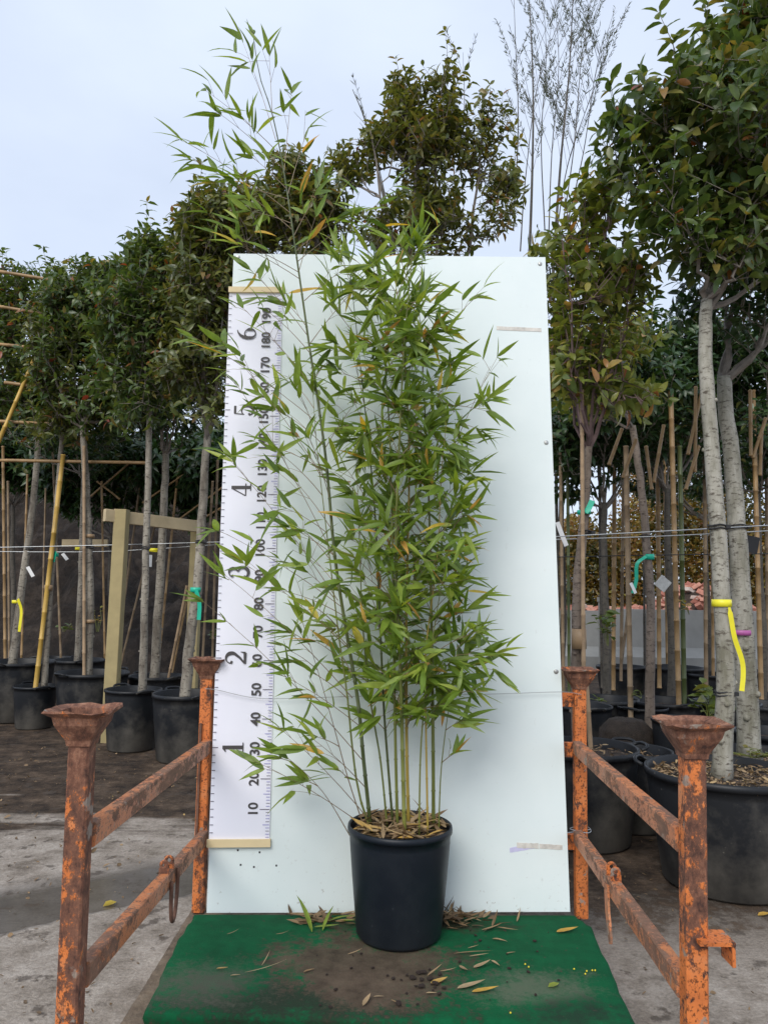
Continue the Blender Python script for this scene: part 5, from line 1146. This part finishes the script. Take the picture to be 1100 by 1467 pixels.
leaf_obj(533, 1462, R(60), .05, .028, .6, 'mottled grey-green leaf on the deck edge before the mat', None, 'leaf_willow', tmpl=BROAD_T, z=.106); leaf_obj(148, 1300, R(30), .05, .05, .95, 'yellow leaf lying in the puddle by the orange rail', None, 'bamboo_leaf', tmpl=BROAD_T, z=.0); leaf_obj(1085, 1313, R(10), .05, .03, 1.0, 'yellow leaf lying on the yard beside the mulched pot', None, tmpl=BROAD_T, z=0)
# fresh cut bamboo sprigs left of the pot
for px, py, dg, L, W, pt, lb in ((447,1337,115,.16,.016,.75,'long fresh bamboo leaf standing up against the board'), (462,1335,75,.11,.011,.7,'upright fresh bamboo leaf next to the long one'), (450,1330,-12,.085,.016,.1,'fresh bamboo leaf lying flat beside the long upright leaf'), (486,1320,-35,.07,.013,.15,'fresh bamboo leaf touching the pot foot'), (470,1322,12,.10,.012,.4,'fresh bamboo leaf arching towards the pot')):
    leaf_obj(px, py, R(dg), L, W, .7, lb, None, 'bamboo_leaf', pitch=pt, curl=.3 if pt > .2 else -.1)
# heap of litter at the foot of the board
N = 120; cxs = np.concatenate([rng.normal(.24, .07, 85), rng.normal(-.17, .06, 35)]); ys = rng.uniform(2.60, 2.68, N); pos = np.stack([cxs, ys, MT+.004+rng.uniform(0, .025, N)*np.exp(-((cxs-.22)/.1)**2)], 1)
d = rng.normal(0, 1, (N, 3)); d[:, 1] *= .3; d[:, 2] = np.abs(d[:, 2])*.12; nr = rng.normal(0, .4, (N, 3)); nr[:, 2] += 1
V, F_ = leaf_arrays(pos, d, nr, rng.uniform(.03, .075, N), rng.uniform(.008, .016, N), rng.uniform(-.2, .1, N), BAMBOO_T, .4)
ok = ((V-np.array(BO)) @ np.array(BN)).min(1) > .003; ok &= np.hypot(V[:, :, 0]-BPx, V[:, :, 1]-BPy).min(1) > .145
o = bpy.data.objects.new('leaf_litter', leaf_mesh('leaf_litter', V[ok]-np.array([.2, 2.64, MT]), F_, np.clip(rng.normal(.25, .2, N), 0, .8)[ok], M['dry_leaf'])); COL.objects.link(o); o.location = (.2, 2.64, MT); tag(o, 'brown leaf litter gathered along the foot of the board', 'leaf litter', kind='stuff')
# soil clods and yellow fertiliser grains
clm = []
for i in range(4):
    m = MB(); rr = random.Random(i); m.lathe([(.001, -.5), (.55, -.4), (.95, 0), (.7, .5), (.001, .7)], 8, (0,0,0), lambda a, z: .25*math.sin(2*a+i)+.15*math.sin(3*a+z*3)); o = m.build('soil_clod', M['clod'], smooth=True); clm.append(o.data); bpy.data.objects.remove(o)
for i in range(60):
    px, py = (rnd.gauss(605, 22), rnd.gauss(1415, 14)) if i < 24 else (rnd.uniform(440, 800), rnd.uniform(1330, 1445)); s = rnd.uniform(.003, .011) if i < 24 else rnd.uniform(.002, .006); g_ = Vector(G(px, py, MT)); g_.z += s*.42+.002
    if math.hypot(g_.x-BPx, g_.y-BPy) < .16: continue
    o = bpy.data.objects.new('soil_clod', rnd.choice(clm)); COL.objects.link(o); o.location = g_; o.scale = (s, s, s*.8); o.rotation_euler = (0, 0, rnd.uniform(0, 6)); tag(o, 'small dark clod of soil lying on the green mat', 'soil clod', 'soil clods on the mat')
m = MB(); m.lathe([(.0005, -.0025), (.0022, -.0012), (.0025, .0004), (.0014, .0022), (.0004, .0026)], 8); o = m.build('fertiliser_grain', M['pebble_yellow'], smooth=True); gme = o.data; bpy.data.objects.remove(o)
for px, py in ((752,1383), (757,1387), (840,1393), (848,1392), (852,1392), (838,1397), (731,1453), (822,1390)):
    o = bpy.data.objects.new('fertiliser_grain', gme); COL.objects.link(o); g_ = Vector(G(px, py, MT)); g_.z += .0035; o.location = g_; tag(o, 'tiny yellow fertiliser grain on the green mat', 'grain', 'fertiliser grains on the mat')
N = 1500; a = rng.uniform(0, 1, N); gx = np.where(a < .6, rng.uniform(-2.6, -.75, N), rng.uniform(.8, 2.2, N)); gy = rng.uniform(1.8, 6.0, N)
d = rng.normal(0, 1, (N, 3)); d[:, 2] *= .2; nr = rng.normal(0, .5, (N, 3)); nr[:, 2] += 1; sz = rng.uniform(.005, .02, N)*np.where(rng.random(N) < .08, 2.0, 1)
V, F_ = leaf_arrays(np.stack([gx, gy, np.full(N, .004)], 1), d, nr, sz, sz*rng.uniform(.3, .8, N), rng.uniform(-.5, 0, N), BROAD_T, .5)
o = bpy.data.objects.new('yard_grit', leaf_mesh('yard_grit', V, F_, np.clip(rng.normal(.25, .25, N), 0, .9), M['dry_leaf'])); COL.objects.link(o); tag(o, 'crumbs of bark and grit scattered on the concrete yard', 'grit', kind='stuff')
print('tree leaves', TREE_COUNT[0])
